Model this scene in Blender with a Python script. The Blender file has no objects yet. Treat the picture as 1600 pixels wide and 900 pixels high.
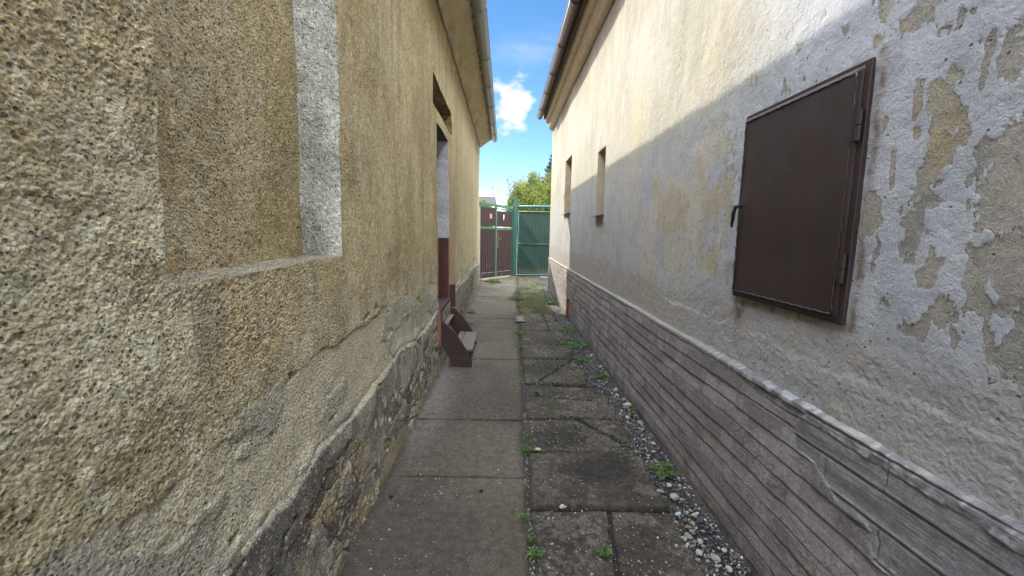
import bpy, math, random
import numpy as np
from math import radians, sin, cos, atan2, sqrt, pi
from mathutils import Matrix, Vector

random.seed(7)
rng = np.random.RandomState(11)
scene = bpy.context.scene
COL = scene.collection

# ------------------------------------------------------------------ camera
cd = bpy.data.cameras.new("camera")
cam = bpy.data.objects.new("camera", cd)
COL.objects.link(cam)
scene.camera = cam
cd.sensor_width = 36.0
cd.lens = 36.0 * 680.0 / 1600.0
cd.clip_start = 0.05
cd.clip_end = 2000.0
_ps, _th, _ro = radians(1.046), radians(7.274), radians(1.0)
F = Vector((sin(_ps) * cos(_th), cos(_ps) * cos(_th), -sin(_th)))
R = Vector((cos(_ps), -sin(_ps), 0))
U = R.cross(F)
R2 = cos(_ro) * R + sin(_ro) * U
U2 = cos(_ro) * U - sin(_ro) * R
m = Matrix((R2, U2, -F)).transposed().to_4x4()
m.translation = Vector((0, 0, 1.5))
cam.matrix_world = m

# ------------------------------------------------------------------ light
SUN_DIR = Vector((-1.46, 3.48, 1.80)).normalized()      # towards the sun
SUN_EL = math.asin(SUN_DIR.z)
SUN_AZ = atan2(SUN_DIR.x, SUN_DIR.y)
scene.view_settings.view_transform = 'Standard'
scene.view_settings.look = 'None'
scene.view_settings.gamma = 1.0
scene.view_settings.exposure = 1.78
scene.view_settings.use_curve_mapping = False
w = bpy.data.worlds.new("World")
scene.world = w
w.use_nodes = True
wn = w.node_tree
wn.nodes.clear()
sky = wn.nodes.new('ShaderNodeTexSky')
sky.sky_type = 'NISHITA'
sky.sun_disc = False
sky.sun_elevation = SUN_EL
sky.sun_rotation = SUN_AZ
sky.altitude = 300
sky.air_density = 1.0
sky.dust_density = 0.0
sky.ozone_density = 2.5
bg = wn.nodes.new('ShaderNodeBackground')
bg.inputs['Strength'].default_value = 0.15
wo = wn.nodes.new('ShaderNodeOutputWorld')


def wnode(t, **p):
    n = wn.nodes.new(t)
    for k, v in p.items():
        setattr(n, k, v)
    return n


tc = wnode('ShaderNodeTexCoord')
# clouds: a puffy bank and thin wisps, in directions of the sky
def cloud_layer(center, radius, scale, lo, hi, seed, sq=1.0):
    sub = wnode('ShaderNodeVectorMath', operation='SUBTRACT')
    wn.links.new(tc.outputs['Generated'], sub.inputs[0])
    sub.inputs[1].default_value = center
    mul = wnode('ShaderNodeVectorMath', operation='MULTIPLY')
    wn.links.new(sub.outputs[0], mul.inputs[0])
    mul.inputs[1].default_value = (1 / radius[0], 1 / radius[1], 1 / radius[2])
    ln = wnode('ShaderNodeVectorMath', operation='LENGTH')
    wn.links.new(mul.outputs[0], ln.inputs[0])
    nz = wnode('ShaderNodeTexNoise')
    nz.inputs['Scale'].default_value = scale
    nz.inputs['Detail'].default_value = 7
    nz.inputs['Roughness'].default_value = 0.58
    ad = wnode('ShaderNodeVectorMath', operation='ADD')
    wn.links.new(tc.outputs['Generated'], ad.inputs[0])
    ad.inputs[1].default_value = (seed, seed * 0.7, -seed)
    ms = wnode('ShaderNodeVectorMath', operation='MULTIPLY')
    wn.links.new(ad.outputs[0], ms.inputs[0])
    ms.inputs[1].default_value = (1, 1, sq)
    wn.links.new(ms.outputs[0], nz.inputs['Vector'])
    # f = noise*1.6 - dist*0.55
    a = wnode('ShaderNodeMath', operation='MULTIPLY_ADD')
    wn.links.new(nz.outputs['Fac'], a.inputs[0])
    a.inputs[1].default_value = 1.9
    a.inputs[2].default_value = 0.0
    b = wnode('ShaderNodeMath', operation='MULTIPLY_ADD')
    wn.links.new(ln.outputs['Value'], b.inputs[0])
    b.inputs[1].default_value = -0.62
    wn.links.new(a.outputs[0], b.inputs[2])
    r = wnode('ShaderNodeMapRange')
    r.interpolation_type = 'SMOOTHSTEP'
    r.inputs['From Min'].default_value = lo
    r.inputs['From Max'].default_value = hi
    wn.links.new(b.outputs[0], r.inputs['Value'])
    return r.outputs[0]


def wmix(fac, a, b, mul=1.0):
    mx = wnode('ShaderNodeMix', data_type='RGBA')
    if mul != 1.0:
        mm = wnode('ShaderNodeMath', operation='MULTIPLY')
        wn.links.new(fac, mm.inputs[0])
        mm.inputs[1].default_value = mul
        fac = mm.outputs[0]
    wn.links.new(fac, mx.inputs[0])
    wn.links.new(a, mx.inputs[6])
    if isinstance(b, tuple):
        mx.inputs[7].default_value = b
    else:
        wn.links.new(b, mx.inputs[7])
    return mx.outputs[2]


CLOUDS = True
SKYG = wnode('ShaderNodeHueSaturation')
SKYG.inputs['Saturation'].default_value = 1.2
SKYG.inputs['Value'].default_value = 0.325
wn.links.new(sky.outputs[0], SKYG.inputs['Color'])
c_ = SKYG.outputs[0]
f1 = cloud_layer((0.008, 0.965, 0.262), (0.050, 1.0, 0.068), 13.0, 0.36, 0.72, 3.1, 1.6)
f2 = cloud_layer((0.03, 0.93, 0.37), (0.12, 1.0, 0.04), 5.0, 0.35, 1.2, 7.7, 3.5)
f3 = cloud_layer((0.05, 1.0, 0.04), (0.5, 1.0, 0.09), 4.0, 0.2, 1.1, 5.7, 3.0)
CLOUD_V = 2.15
c_ = wmix(f2, c_, (CLOUD_V, CLOUD_V * 1.03, CLOUD_V * 1.08, 1), 0.30)
c_ = wmix(f3, c_, (CLOUD_V, CLOUD_V * 1.03, CLOUD_V * 1.08, 1), 0.40)
c_ = wmix(f1, c_, (CLOUD_V, CLOUD_V, CLOUD_V * 1.02, 1), 0.95)
# unseen bright clouds overhead and behind the camera, added to fill the shade
sepw = wnode('ShaderNodeSeparateXYZ')
wn.links.new(tc.outputs['Generated'], sepw.inputs[0])
def wmath(op, a, b=0.0):
    n = wnode('ShaderNodeMath', operation=op)
    for i, v in enumerate((a, b)):
        if isinstance(v, float): n.inputs[i].default_value = v
        else: wn.links.new(v, n.inputs[i])
    return n.outputs[0]
def wrange(v, a, b, c=0.0, d=1.0):
    n = wnode('ShaderNodeMapRange'); n.interpolation_type = 'SMOOTHSTEP'
    wn.links.new(v, n.inputs['Value'])
    for k, x in (('From Min', a), ('From Max', b), ('To Min', c), ('To Max', d)): n.inputs[k].default_value = x
    return n.outputs[0]
region = wmath('MAXIMUM', wrange(sepw.outputs[2], 0.52, 0.68), wmath('MULTIPLY', wrange(sepw.outputs[1], 0.15, -0.15), wrange(sepw.outputs[2], 0.02, 0.12)))
cn_ = wnode('ShaderNodeTexNoise')
cn_.inputs['Scale'].default_value = 3.2; cn_.inputs['Detail'].default_value = 6
wn.links.new(tc.outputs['Generated'], cn_.inputs['Vector'])
cm_ = wmath('MULTIPLY', wrange(cn_.outputs['Fac'], 0.34, 0.50), region)
CLOUD_FILL = 19.0
c_ = wmix(cm_, c_, (CLOUD_FILL * 0.93, CLOUD_FILL * 0.98, CLOUD_FILL * 1.08, 1))
wn.links.new(c_, bg.inputs['Color'])
wn.links.new(bg.outputs[0], wo.inputs[0])

sl = bpy.data.lights.new("sun", 'SUN')
sl.energy = 2.35
sl.angle = radians(0.5)
sl.color = (1.0, 0.90, 0.74)
so = bpy.data.objects.new("sun", sl)
COL.objects.link(so)
so.rotation_euler = SUN_DIR.to_track_quat('Z', 'Y').to_euler()
so.location = (-5, 10, 12)

# ------------------------------------------------------------------ tags
def tag(o, label=None, cat=None, group=None, kind=None):
    if label: o['label'] = label
    if cat: o['category'] = cat
    if group: o['group'] = group
    if kind: o['kind'] = kind
    return o


def thing(name, loc, label, cat, group=None):
    o = bpy.data.objects.new(name, None)
    o.empty_display_size = 0.2
    COL.objects.link(o)
    o.location = loc
    return tag(o, label, cat, group)


# ------------------------------------------------------------------ numpy noise
def _h(ix, iy, s):
    ix = ix.astype(np.int64) & 0xffffffff
    iy = iy.astype(np.int64) & 0xffffffff
    h = (ix * 374761393 + iy * 668265263 + s * 1442695041) & 0xffffffff
    h = ((h ^ (h >> 13)) * 1274126177) & 0xffffffff
    h = ((h ^ (h >> 16)) * 2246822519) & 0xffffffff
    h = h ^ (h >> 15)
    return (h & 0xffffff).astype(np.float32) / 16777216.0


def vn(x, y, s=0):
    x = np.asarray(x, dtype=np.float64); y = np.asarray(y, dtype=np.float64)
    x0 = np.floor(x); y0 = np.floor(y)
    fx = (x - x0); fy = (y - y0)
    fx = fx * fx * fx * (fx * (fx * 6 - 15) + 10)
    fy = fy * fy * fy * (fy * (fy * 6 - 15) + 10)
    a = _h(x0, y0, s); b = _h(x0 + 1, y0, s); c = _h(x0, y0 + 1, s); d = _h(x0 + 1, y0 + 1, s)
    return ((a * (1 - fx) + b * fx) * (1 - fy) + (c * (1 - fx) + d * fx) * fy) * 2 - 1


def fbm(x, y, s=0, o=4, g=0.5):
    t = 0; a = 1.0; n = 0
    for i in range(o):
        t = t + a * vn(x, y, s + i * 17)
        n += a
        a *= g
        x, y = (x * 1.62 - y * 1.24) + 3.3, (x * 1.24 + y * 1.62) - 1.7
    return t / n


def worley(x, y, s=0):
    x = np.asarray(x, dtype=np.float64); y = np.asarray(y, dtype=np.float64)
    x0 = np.floor(x); y0 = np.floor(y)
    f1 = np.full(x.shape, 9.0); f2 = np.full(x.shape, 9.0); idd = np.zeros(x.shape)
    for i in (-1, 0, 1):
        for j in (-1, 0, 1):
            cx = x0 + i; cy = y0 + j
            px = cx + _h(cx, cy, s); py = cy + _h(cx, cy, s + 91)
            d = np.hypot(px - x, py - y)
            r = _h(cx, cy, s + 53)
            nf = d < f1
            f2 = np.where(nf, f1, np.minimum(f2, d))
            idd = np.where(nf, r, idd)
            f1 = np.where(nf, d, f1)
    return f1, f2, idd


def ss(a, b, x):
    t = np.clip((x - a) / (b - a), 0, 1)
    return t * t * (3 - 2 * t)


def lerp(a, b, t):
    if isinstance(a, tuple): a = np.array(a)
    if isinstance(b, tuple): b = np.array(b)
    t = np.asarray(t)
    if t.ndim and (np.ndim(a) == 1 and np.shape(a)[0] == 3 or np.ndim(a) > t.ndim):
        t = t[..., None]
    return a * (1 - t) + b * t


# ------------------------------------------------------------------ mesh helpers
def np_mesh(name, verts, faces, mat, parent=None, attrs=None, col=None, smooth=True):
    me = bpy.data.meshes.new(name)
    verts = np.asarray(verts, dtype=np.float32).reshape(-1, 3)
    if parent is not None:
        verts = verts - np.array(world_loc(parent), dtype=np.float32)
    faces = np.asarray(faces, dtype=np.int32)
    k = faces.shape[1]
    me.vertices.add(len(verts))
    me.vertices.foreach_set('co', verts.ravel())
    me.loops.add(faces.size)
    me.loops.foreach_set('vertex_index', faces.ravel())
    me.polygons.add(len(faces))
    me.polygons.foreach_set('loop_start', np.arange(0, faces.size, k, dtype=np.int32))
    me.polygons.foreach_set('loop_total', np.full(len(faces), k, dtype=np.int32))
    me.polygons.foreach_set('use_smooth', np.full(len(faces), smooth, dtype=bool))
    me.update(calc_edges=True)
    if attrs:
        for kk, v in attrs.items():
            a = me.attributes.new(kk, 'FLOAT', 'POINT')
            a.data.foreach_set('value', np.asarray(v, dtype=np.float32).ravel())
    if col is not None:
        a = me.attributes.new('Col', 'FLOAT_COLOR', 'POINT')
        c = np.ones((len(verts), 4), dtype=np.float32)
        c[:, :3] = np.asarray(col, dtype=np.float32).reshape(-1, 3)
        a.data.foreach_set('color', c.ravel())
    me.materials.append(mat)
    o = bpy.data.objects.new(name, me)
    COL.objects.link(o)
    if parent is not None: o.parent = parent
    return o


def world_loc(p):
    l = Vector((0, 0, 0))
    while p is not None:
        l = l + p.location
        p = p.parent
    return l


def axis(a, b, step, snaps=()):
    pts = [a]
    while pts[-1] < b:
        pts.append(pts[-1] + step(pts[-1]))
    pts = np.array(pts)
    pts = a + (pts - a) * (b - a) / (pts[-1] - a)
    for s in snaps:
        if a < s < b:
            i = np.argmin(abs(pts - s))
            pts[i] = s
    return pts


def quads(nu, nv, flip=False):
    i = np.arange(nu - 1)[:, None]; j = np.arange(nv - 1)[None, :]
    a = (i * nv + j).ravel(); b = a + 1; c = a + nv + 1; d = a + nv
    return np.stack((d, c, b, a) if flip else (a, b, c, d), 1)


class MB:
    """collects simple shapes in world space, built as one mesh"""
    def __init__(s): s.v = []; s.f = []
    def add(s, v, f):
        n = len(s.v); s.v += [tuple(p) for p in v]; s.f += [tuple(i + n for i in q) for q in f]; return s
    def box(s, x0, y0, z0, x1, y1, z1):
        v = [(x0, y0, z0), (x1, y0, z0), (x1, y1, z0), (x0, y1, z0), (x0, y0, z1), (x1, y0, z1), (x1, y1, z1), (x0, y1, z1)]
        return s.add(v, [(0, 3, 2, 1), (4, 5, 6, 7), (0, 1, 5, 4), (1, 2, 6, 5), (2, 3, 7, 6), (3, 0, 4, 7)])
    def prism(s, poly, ax, a, b):
        """poly: 2-D points; ax: extrusion axis 'x','y','z'"""
        n = len(poly)
        def P(p, t):
            return {'x': (t, p[0], p[1]), 'y': (p[0], t, p[1]), 'z': (p[0], p[1], t)}[ax]
        v = [P(p, a) for p in poly] + [P(p, b) for p in poly]
        f = [tuple(range(n))[::-1], tuple(range(n, 2 * n))] + [(i, (i + 1) % n, n + (i + 1) % n, n + i) for i in range(n)]
        return s.add(v, f)
    def tube(s, pts, r, seg=8, cap=True):
        pts = [Vector(p) for p in pts]
        rs = r if isinstance(r, (list, tuple)) else [r] * len(pts)
        v = []
        up = Vector((0, 0, 1))
        for i, p in enumerate(pts):
            t = (pts[min(i + 1, len(pts) - 1)] - pts[max(i - 1, 0)]).normalized()
            u = t.cross(up if abs(t.z) < 0.9 else Vector((1, 0, 0))).normalized()
            q = t.cross(u)
            for k in range(seg):
                a = 2 * pi * k / seg
                v.append(p + (u * cos(a) + q * sin(a)) * rs[i])
        f = []
        for i in range(len(pts) - 1):
            for k in range(seg):
                f.append((i * seg + k, i * seg + (k + 1) % seg, (i + 1) * seg + (k + 1) % seg, (i + 1) * seg + k))
        if cap:
            f.append(tuple(range(seg))[::-1]); f.append(tuple(range((len(pts) - 1) * seg, len(pts) * seg)))
        return s.add(v, f)
    def build(s, name, mat, parent=None, bevel=0.0, smooth=False, origin=None, xf=None):
        me = bpy.data.meshes.new(name)
        v = s.v
        if xf is not None: v = [xf @ Vector(p) for p in v]
        off = world_loc(parent) if parent is not None else Vector(origin or (0, 0, 0))
        me.from_pydata([tuple(Vector(p) - off) for p in v], [], s.f)
        me.materials.append(mat)
        import bmesh
        b = bmesh.new(); b.from_mesh(me); bmesh.ops.recalc_face_normals(b, faces=b.faces); b.to_mesh(me); b.free()
        o = bpy.data.objects.new(name, me)
        COL.objects.link(o)
        if parent is not None: o.parent = parent
        else: o.location = off
        if smooth:
            for p in me.polygons: p.use_smooth = True
        if bevel:
            md = o.modifiers.new('bevel', 'BEVEL'); md.width = bevel; md.segments = 2; md.limit_method = 'ANGLE'
        return o


# ------------------------------------------------------------------ material helpers
class NT:
    def __init__(s, name):
        s.m = bpy.data.materials.new(name); s.m.use_nodes = True
        s.t = s.m.node_tree; s.t.nodes.clear()
        s.out = s.t.nodes.new('ShaderNodeOutputMaterial')
        s.b = s.t.nodes.new('ShaderNodeBsdfPrincipled')
        s.t.links.new(s.b.outputs[0], s.out.inputs[0])
        s._tc = None
    def set(s, inp, v):
        if isinstance(v, bpy.types.NodeSocket): s.t.links.new(v, inp)
        elif isinstance(v, (tuple, list)) and len(v) == 3 and inp.type == 'RGBA': inp.default_value = (*v, 1)
        else: inp.default_value = v
    def n(s, t, ins=None, out=0, **p):
        n = s.t.nodes.new(t)
        for k, v in p.items(): setattr(n, k, v)
        for k, v in (ins or {}).items(): s.set(n.inputs[k], v)
        return n.outputs[out]
    def co(s, kind='Object', sc=None, off=None):
        if s._tc is None: s._tc = s.t.nodes.new('ShaderNodeTexCoord')
        o = s._tc.outputs[kind]
        if sc or off:
            o = s.n('ShaderNodeMapping', {'Vector': o, 'Scale': sc or (1, 1, 1), 'Location': off or (0, 0, 0)})
        return o
    def noise(s, scale, detail=3, rough=0.5, vec=None, dist=0.0):
        return s.n('ShaderNodeTexNoise', {'Vector': vec or s.co(), 'Scale': scale, 'Detail': detail, 'Roughness': rough, 'Distortion': dist})
    def vor(s, scale, vec=None, feature='F1', out=0, rand=1.0):
        return s.n('ShaderNodeTexVoronoi', {'Vector': vec or s.co(), 'Scale': scale, 'Randomness': rand}, out=out, feature=feature)
    def math(s, op, a, b=0.0, c=None):
        i = {0: a, 1: b}
        if c is not None: i[2] = c
        return s.n('ShaderNodeMath', i, operation=op)
    def rng(s, v, a, b, c=0.0, d=1.0, smooth=True):
        return s.n('ShaderNodeMapRange', {'Value': v, 'From Min': a, 'From Max': b, 'To Min': c, 'To Max': d}, interpolation_type='SMOOTHSTEP' if smooth else 'LINEAR')
    def mix(s, f, a, b, blend='MIX'):
        n = s.t.nodes.new('ShaderNodeMix'); n.data_type = 'RGBA'; n.blend_type = blend
        s.set(n.inputs[0], f); s.set(n.inputs[6], a); s.set(n.inputs[7], b)
        return n.outputs[2]
    def attr(s, name, out='Fac'):
        n = s.t.nodes.new('ShaderNodeAttribute'); n.attribute_name = name
        return n.outputs[out]
    def bump(s, h, dist, strength=1.0, normal=None):
        i = {'Height': h, 'Distance': dist, 'Strength': strength}
        if normal is not None: i['Normal'] = normal
        return s.n('ShaderNodeBump', i)
    def fin(s, col=None, rough=None, normal=None, **kw):
        if col is not None: s.set(s.b.inputs['Base Color'], col)
        if rough is not None: s.set(s.b.inputs['Roughness'], rough)
        if normal is not None: s.set(s.b.inputs['Normal'], normal)
        for k, v in kw.items(): s.set(s.b.inputs[k.replace('_', ' ')], v)
        return s.m


def var(t, base, amt, scale, detail=4):
    """base colour modulated by noise"""
    nz = t.rng(t.noise(scale, detail, 0.6), 0.3, 0.7, 1 - amt, 1 + amt, False)
    return t.mix(1.0, base, t.n('ShaderNodeCombineColor', {0: nz, 1: nz, 2: nz}), 'MULTIPLY')


# left house roughcast (albedo painted per vertex by build code; fine grain here)
t = NT('roughcast')
c = t.attr('Col', 'Color')
c = var(t, c, 0.22, 55, 3)
c = var(t, c, 0.20, 190, 2)
wh = t.rng(t.n('ShaderNodeSeparateColor', {0: t.vor(130, out=1)}), 0.90, 0.93)
c = t.mix(t.math('MULTIPLY', wh, 0.5), c, (0.60, 0.57, 0.48))
# pores with hole shade and old dirt painted in, smaller and denser ones between them
def pores(scale, share, r0, seed):
    v = t.co('Object', (1, 1, 1), (seed, seed, seed))
    k = t.rng(t.n('ShaderNodeSeparateColor', {0: t.vor(scale, v, out=1)}), 1 - share, 1 - share + 0.01)
    return t.math('MULTIPLY', k, t.rng(t.vor(scale, v), r0, r0 * 0.5))
po = t.math('MAXIMUM', pores(85, 0.16, 0.42, 0.0), pores(150, 0.16, 0.45, 3.0))
c = t.mix(t.math('MULTIPLY', po, 0.72), c, (0.055, 0.043, 0.026))
h = t.math('ADD', t.math('MULTIPLY', t.noise(150, 4, 0.65), 1.0), t.math('MULTIPLY', t.vor(120), -0.7))
h = t.math('ADD', h, t.math('MULTIPLY', po, -0.6))
M_ROUGH = t.fin(c, 0.95, t.bump(h, 0.009, 1.0))
t.b.inputs['Specular IOR Level'].default_value = 0.2

# right house lime paint over plaster, peeling
t = NT('peeling_paint')
c = t.attr('Col', 'Color'); under = t.attr('Under', 'Color')
pe = t.math('ADD', t.attr('peel'), t.math('MULTIPLY', t.math('SUBTRACT', t.noise(70, 3, 0.6), 0.5), 0.13))
pm = t.rng(pe, -0.008, 0.008)
c = var(t, c, 0.07, 22); c = var(t, c, 0.08, 160, 2)
sc = t.co('Object', (1, 9, 1))
under = var(t, under, 0.15, 90, 3); under = var(t, under, 0.10, 14)
c2 = t.mix(pm, c, under)
pit = t.rng(t.n('ShaderNodeSeparateColor', {0: t.vor(45, out=1)}), 0.965, 0.975)
pit = t.math('MULTIPLY', pit, t.rng(t.vor(45), 0.25, 0.12))
h = t.math('MULTIPLY', pm, -0.75)
h = t.math('ADD', h, t.math('MULTIPLY', t.noise(60, 4, 0.6), t.rng(pm, 0, 1, 0.65, 0.6)))
h = t.math('ADD', h, t.math('MULTIPLY', t.noise(210, 3, 0.65), t.rng(pm, 0, 1, 0.28, 0.7)))
h = t.math('ADD', h, t.math('MULTIPLY', pit, -0.8))
edge = t.math('MULTIPLY', t.rng(t.math('ABSOLUTE', pe), 0.03, 0.0), 0.35)
c2 = t.mix(t.math('MULTIPLY', pit, 0.6), c2, (0.08, 0.07, 0.06))
M_PAINT = t.fin(c2, 0.9, t.bump(h, 0.008, 1.0))
t.b.inputs['Specular IOR Level'].default_value = 0.25

# right plinth
t = NT('plinth_render')
c = t.attr('Col', 'Color')
c = var(t, c, 0.14, 25); c = var(t, c, 0.22, 170, 2)
rgh = t.attr('rough')
gr = t.noise(9, 6, 0.7, vec=t.co('Object', (8, 1.2, 22)))
h = t.math('ADD', t.math('MULTIPLY', t.noise(190, 3, 0.65), t.rng(rgh, 0, 1, 0.06, 1.0)), t.math('MULTIPLY', gr, t.rng(rgh, 0, 1, 0.9, 0.06)))
c = t.mix(t.math('MULTIPLY', t.rng(rgh, 1, 0), t.rng(gr, 0.35, 0.7)), c, t.mix(1.0, c, (1.35, 1.35, 1.35), 'MULTIPLY'))
M_PLINTH = t.fin(c, 0.9, t.bump(h, 0.005, 1.0))

# paving
t = NT('old_concrete')
c = t.attr('Col', 'Color')
c = t.mix(1.0, c, (0.87, 0.83, 0.78), 'MULTIPLY')
c = var(t, c, 0.30, 22); c = var(t, c, 0.45, 140, 3)
sp = t.rng(t.n('ShaderNodeSeparateColor', {0: t.vor(95, out=1)}), 0.955, 0.965)
sp = t.math('MULTIPLY', sp, t.rng(t.vor(95), 0.42, 0.3))
c = t.mix(t.math('MULTIPLY', sp, t.attr('speck')), c, (0.42, 0.41, 0.37))
h = t.math('ADD', t.noise(110, 5, 0.7), t.math('MULTIPLY', sp, 0.25))
M_CONC = t.fin(c, 0.88, t.bump(h, 0.011, 1.0))

# generic
def simple(name, col, rough=0.6, amt=0.12, scale=12, bscale=60, bdist=0.001, metal=0.0, spec=0.5):
    t = NT(name)
    c = var(t, col, amt, scale)
    return t.fin(c, rough, t.bump(t.noise(bscale, 4, 0.6), bdist), Metallic=metal, **{'Specular_IOR_Level': spec})


M_SOIL = simple('dark_soil', (0.045, 0.043, 0.042), 0.95, 0.4, 30, 120, 0.006)
M_GROUND = simple('asphalt', (0.06, 0.058, 0.055), 0.9, 0.3, 3, 80, 0.004)
M_HATCH = None
t = NT('brown_metal_paint')
c = var(t, (0.0275, 0.0170, 0.0185), 0.18, 5)
c = t.mix(t.math('MULTIPLY', t.rng(t.noise(40, 6, 0.7), 0.70, 0.78), 0.35), c, (0.075, 0.045, 0.032))
c = t.mix(t.math('MULTIPLY', t.rng(t.noise(5, 3, 0.6, vec=t.co('Object', (1, 6, 0.7))), 0.5, 0.75), 0.25), c, (0.055, 0.036, 0.034))
M_HATCH = t.fin(c, t.rng(t.noise(14, 4), 0.3, 0.7, 0.40, 0.54), t.bump(t.math('ADD', t.noise(2.2, 1), t.math('MULTIPLY', t.noise(420, 2), 0.012)), 0.012, 0.7))
M_GZINC = simple('zinc_gutter', (0.29, 0.295, 0.295), 0.42, 0.15, 14, 50, 0.0006, 0.55)
M_GBROWN = simple('brown_gutter', (0.085, 0.046, 0.045), 0.38, 0.12, 14, 50, 0.0006, 0.1)
M_FASCIA = simple('dark_fascia', (0.035, 0.028, 0.028), 0.6)
M_CORN = simple('cornice_plaster', (0.50, 0.46, 0.34), 0.9, 0.16, 9, 90, 0.003)
M_TILE = simple('roof_tile', (0.16, 0.07, 0.05), 0.8, 0.3, 4, 8, 0.02)
M_GREY = simple('grey_plaster', (0.47, 0.47, 0.45), 0.95, 0.10, 20, 130, 0.006)
M_BROWNSOFF = simple('brown_reveal', (0.20, 0.15, 0.08), 0.9, 0.25, 10, 90, 0.004)
M_YELLOW = simple('ochre_plaster', (0.42, 0.35, 0.20), 0.95, 0.12, 8, 150, 0.005)
M_GLASS = simple('window_glass', (0.03, 0.035, 0.04), 0.08, 0.1, 3, 3, 0.0003)
M_RUST = simple('rusty_metal', (0.20, 0.075, 0.05), 0.85, 0.4, 25, 90, 0.002)
M_BRASS = simple('old_brass', (0.32, 0.20, 0.09), 0.4, 0.2, 20, 60, 0.0006, 0.8)
M_BLACK = simple('black_iron', (0.02, 0.019, 0.019), 0.5)
M_SILL = simple('sill_sheet', (0.10, 0.085, 0.085), 0.45, 0.2, 12, 40, 0.001, 0.3)
M_WPLATE = simple('white_enamel', (0.75, 0.75, 0.72), 0.35, 0.05)
M_REDPL = simple('red_plate', (0.36, 0.06, 0.025), 0.5, 0.1)


def wood(name, base, dark, vec_sc, rough=0.6, worn=None):
    t = NT(name)
    g = t.noise(6, 5, 0.65, vec=t.co('Object', vec_sc))
    c = t.mix(t.rng(g, 0.3, 0.7), dark, base)
    if worn:
        wv = t.noise(3, 5, 0.75, vec=t.co('Object', (9, 9, 1.1)))
        sep = t.n('ShaderNodeSeparateXYZ', {0: t.co('Object')}, out=2)
        msk = t.math('MULTIPLY', t.rng(wv, 0.60, 0.64), t.rng(sep, 0.75, 0.2))
        c = t.mix(t.math('MULTIPLY', msk, 0.85), c, worn)
    return t.fin(c, rough, t.bump(g, 0.002))


M_DOORW = wood('red_brown_wood', (0.085, 0.026, 0.017), (0.045, 0.014, 0.010), (6, 6, 0.8), 0.5)
M_DOORL = wood('orange_brown_wood', (0.30, 0.12, 0.07), (0.20, 0.075, 0.045), (6, 6, 0.8), 0.5)
M_STEPW = wood('dark_red_board', (0.055, 0.024, 0.019), (0.028, 0.014, 0.012), (1, 1.5, 8), 0.65)
M_TREAD = wood('grey_weathered_wood', (0.20, 0.175, 0.15), (0.10, 0.085, 0.07), (1.5, 9, 9), 0.85)
M_GATEW = wood('dark_brown_boards', (0.050, 0.022, 0.020), (0.022, 0.011, 0.011), (9, 9, 0.8), 0.55, (0.34, 0.27, 0.25))
M_LGREEN = simple('light_green_paint', (0.066, 0.160, 0.080), 0.55, 0.22, 18)
M_TEAL = simple('teal_paint', (0.028, 0.115, 0.105), 0.5, 0.18, 9)
t = NT('teal_sheet')
c = var(t, (0.008, 0.044, 0.036), 0.22, 4)
zz = t.n('ShaderNodeSeparateXYZ', {0: t.co('Object')}, out=2)
msk = t.math('MULTIPLY', t.rng(t.math('ADD', zz, t.math('MULTIPLY', t.noise(4, 5, 0.7), 0.35)), 0.52, 0.22), 0.75)
c = t.mix(msk, c, (0.12, 0.12, 0.06))
M_TSHEET = t.fin(c, 0.5, t.bump(t.noise(30, 3), 0.001))


def leaf_mat(name, a, b, c3=None, trans=0.35):
    t = NT(name)
    r = t.attr('rnd')
    c = t.mix(r, a, b)
    if c3: c = t.mix(t.rng(r, 0.86, 0.92), c, c3)
    t.fin(c, 0.55)
    tr = t.t.nodes.new('ShaderNodeBsdfTranslucent'); t.set(tr.inputs[0], c)
    mx = t.t.nodes.new('ShaderNodeMixShader'); mx.inputs[0].default_value = trans
    t.t.links.new(t.b.outputs[0], mx.inputs[1]); t.t.links.new(tr.outputs[0], mx.inputs[2])
    t.t.links.new(mx.outputs[0], t.out.inputs[0])
    return t.m


M_THUJA = leaf_mat('thuja_leaf', (0.035, 0.055, 0.010), (0.23, 0.27, 0.035), (0.35, 0.22, 0.06))
M_SPRUCE = leaf_mat('spruce_needle', (0.010, 0.020, 0.014), (0.035, 0.045, 0.032), None, 0.05)
M_TWIGLEAF = leaf_mat('reddish_leaf', (0.12, 0.06, 0.05), (0.16, 0.13, 0.05))
M_WEED = leaf_mat('weed_leaf', (0.055, 0.13, 0.025), (0.15, 0.26, 0.05))
M_MOSS = leaf_mat('moss_leaf', (0.035, 0.045, 0.008), (0.12, 0.13, 0.022), (0.13, 0.08, 0.03), 0.15)
M_BARK = simple('bark', (0.10, 0.075, 0.05), 0.9, 0.3, 12, 30, 0.01)
M_FLOWER = simple('yellow_petal', (0.75, 0.5, 0.03), 0.6)
t = NT('stone_mix')
c = t.attr('Col', 'Color'); c = var(t, c, 0.2, 60)
M_STONE = t.fin(c, 0.85, t.bump(t.noise(130, 4), 0.002))

# ================================================================== SETTING
# ground sheet
S = 400
gz = -0.045
MB().add([(-S, -S, gz), (S, -S, gz), (S, S, gz), (-S, S, gz)], [(0, 1, 2, 3)]).build('ground', M_GROUND)
tag(bpy.data.objects['ground'], kind='structure')


def xj(y):            # line of the long joint between the two paving strips
    return 0.147 + (y - 1.74) * 0.0232 - 0.0022 * np.maximum(y - 7.4, 0)


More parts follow.
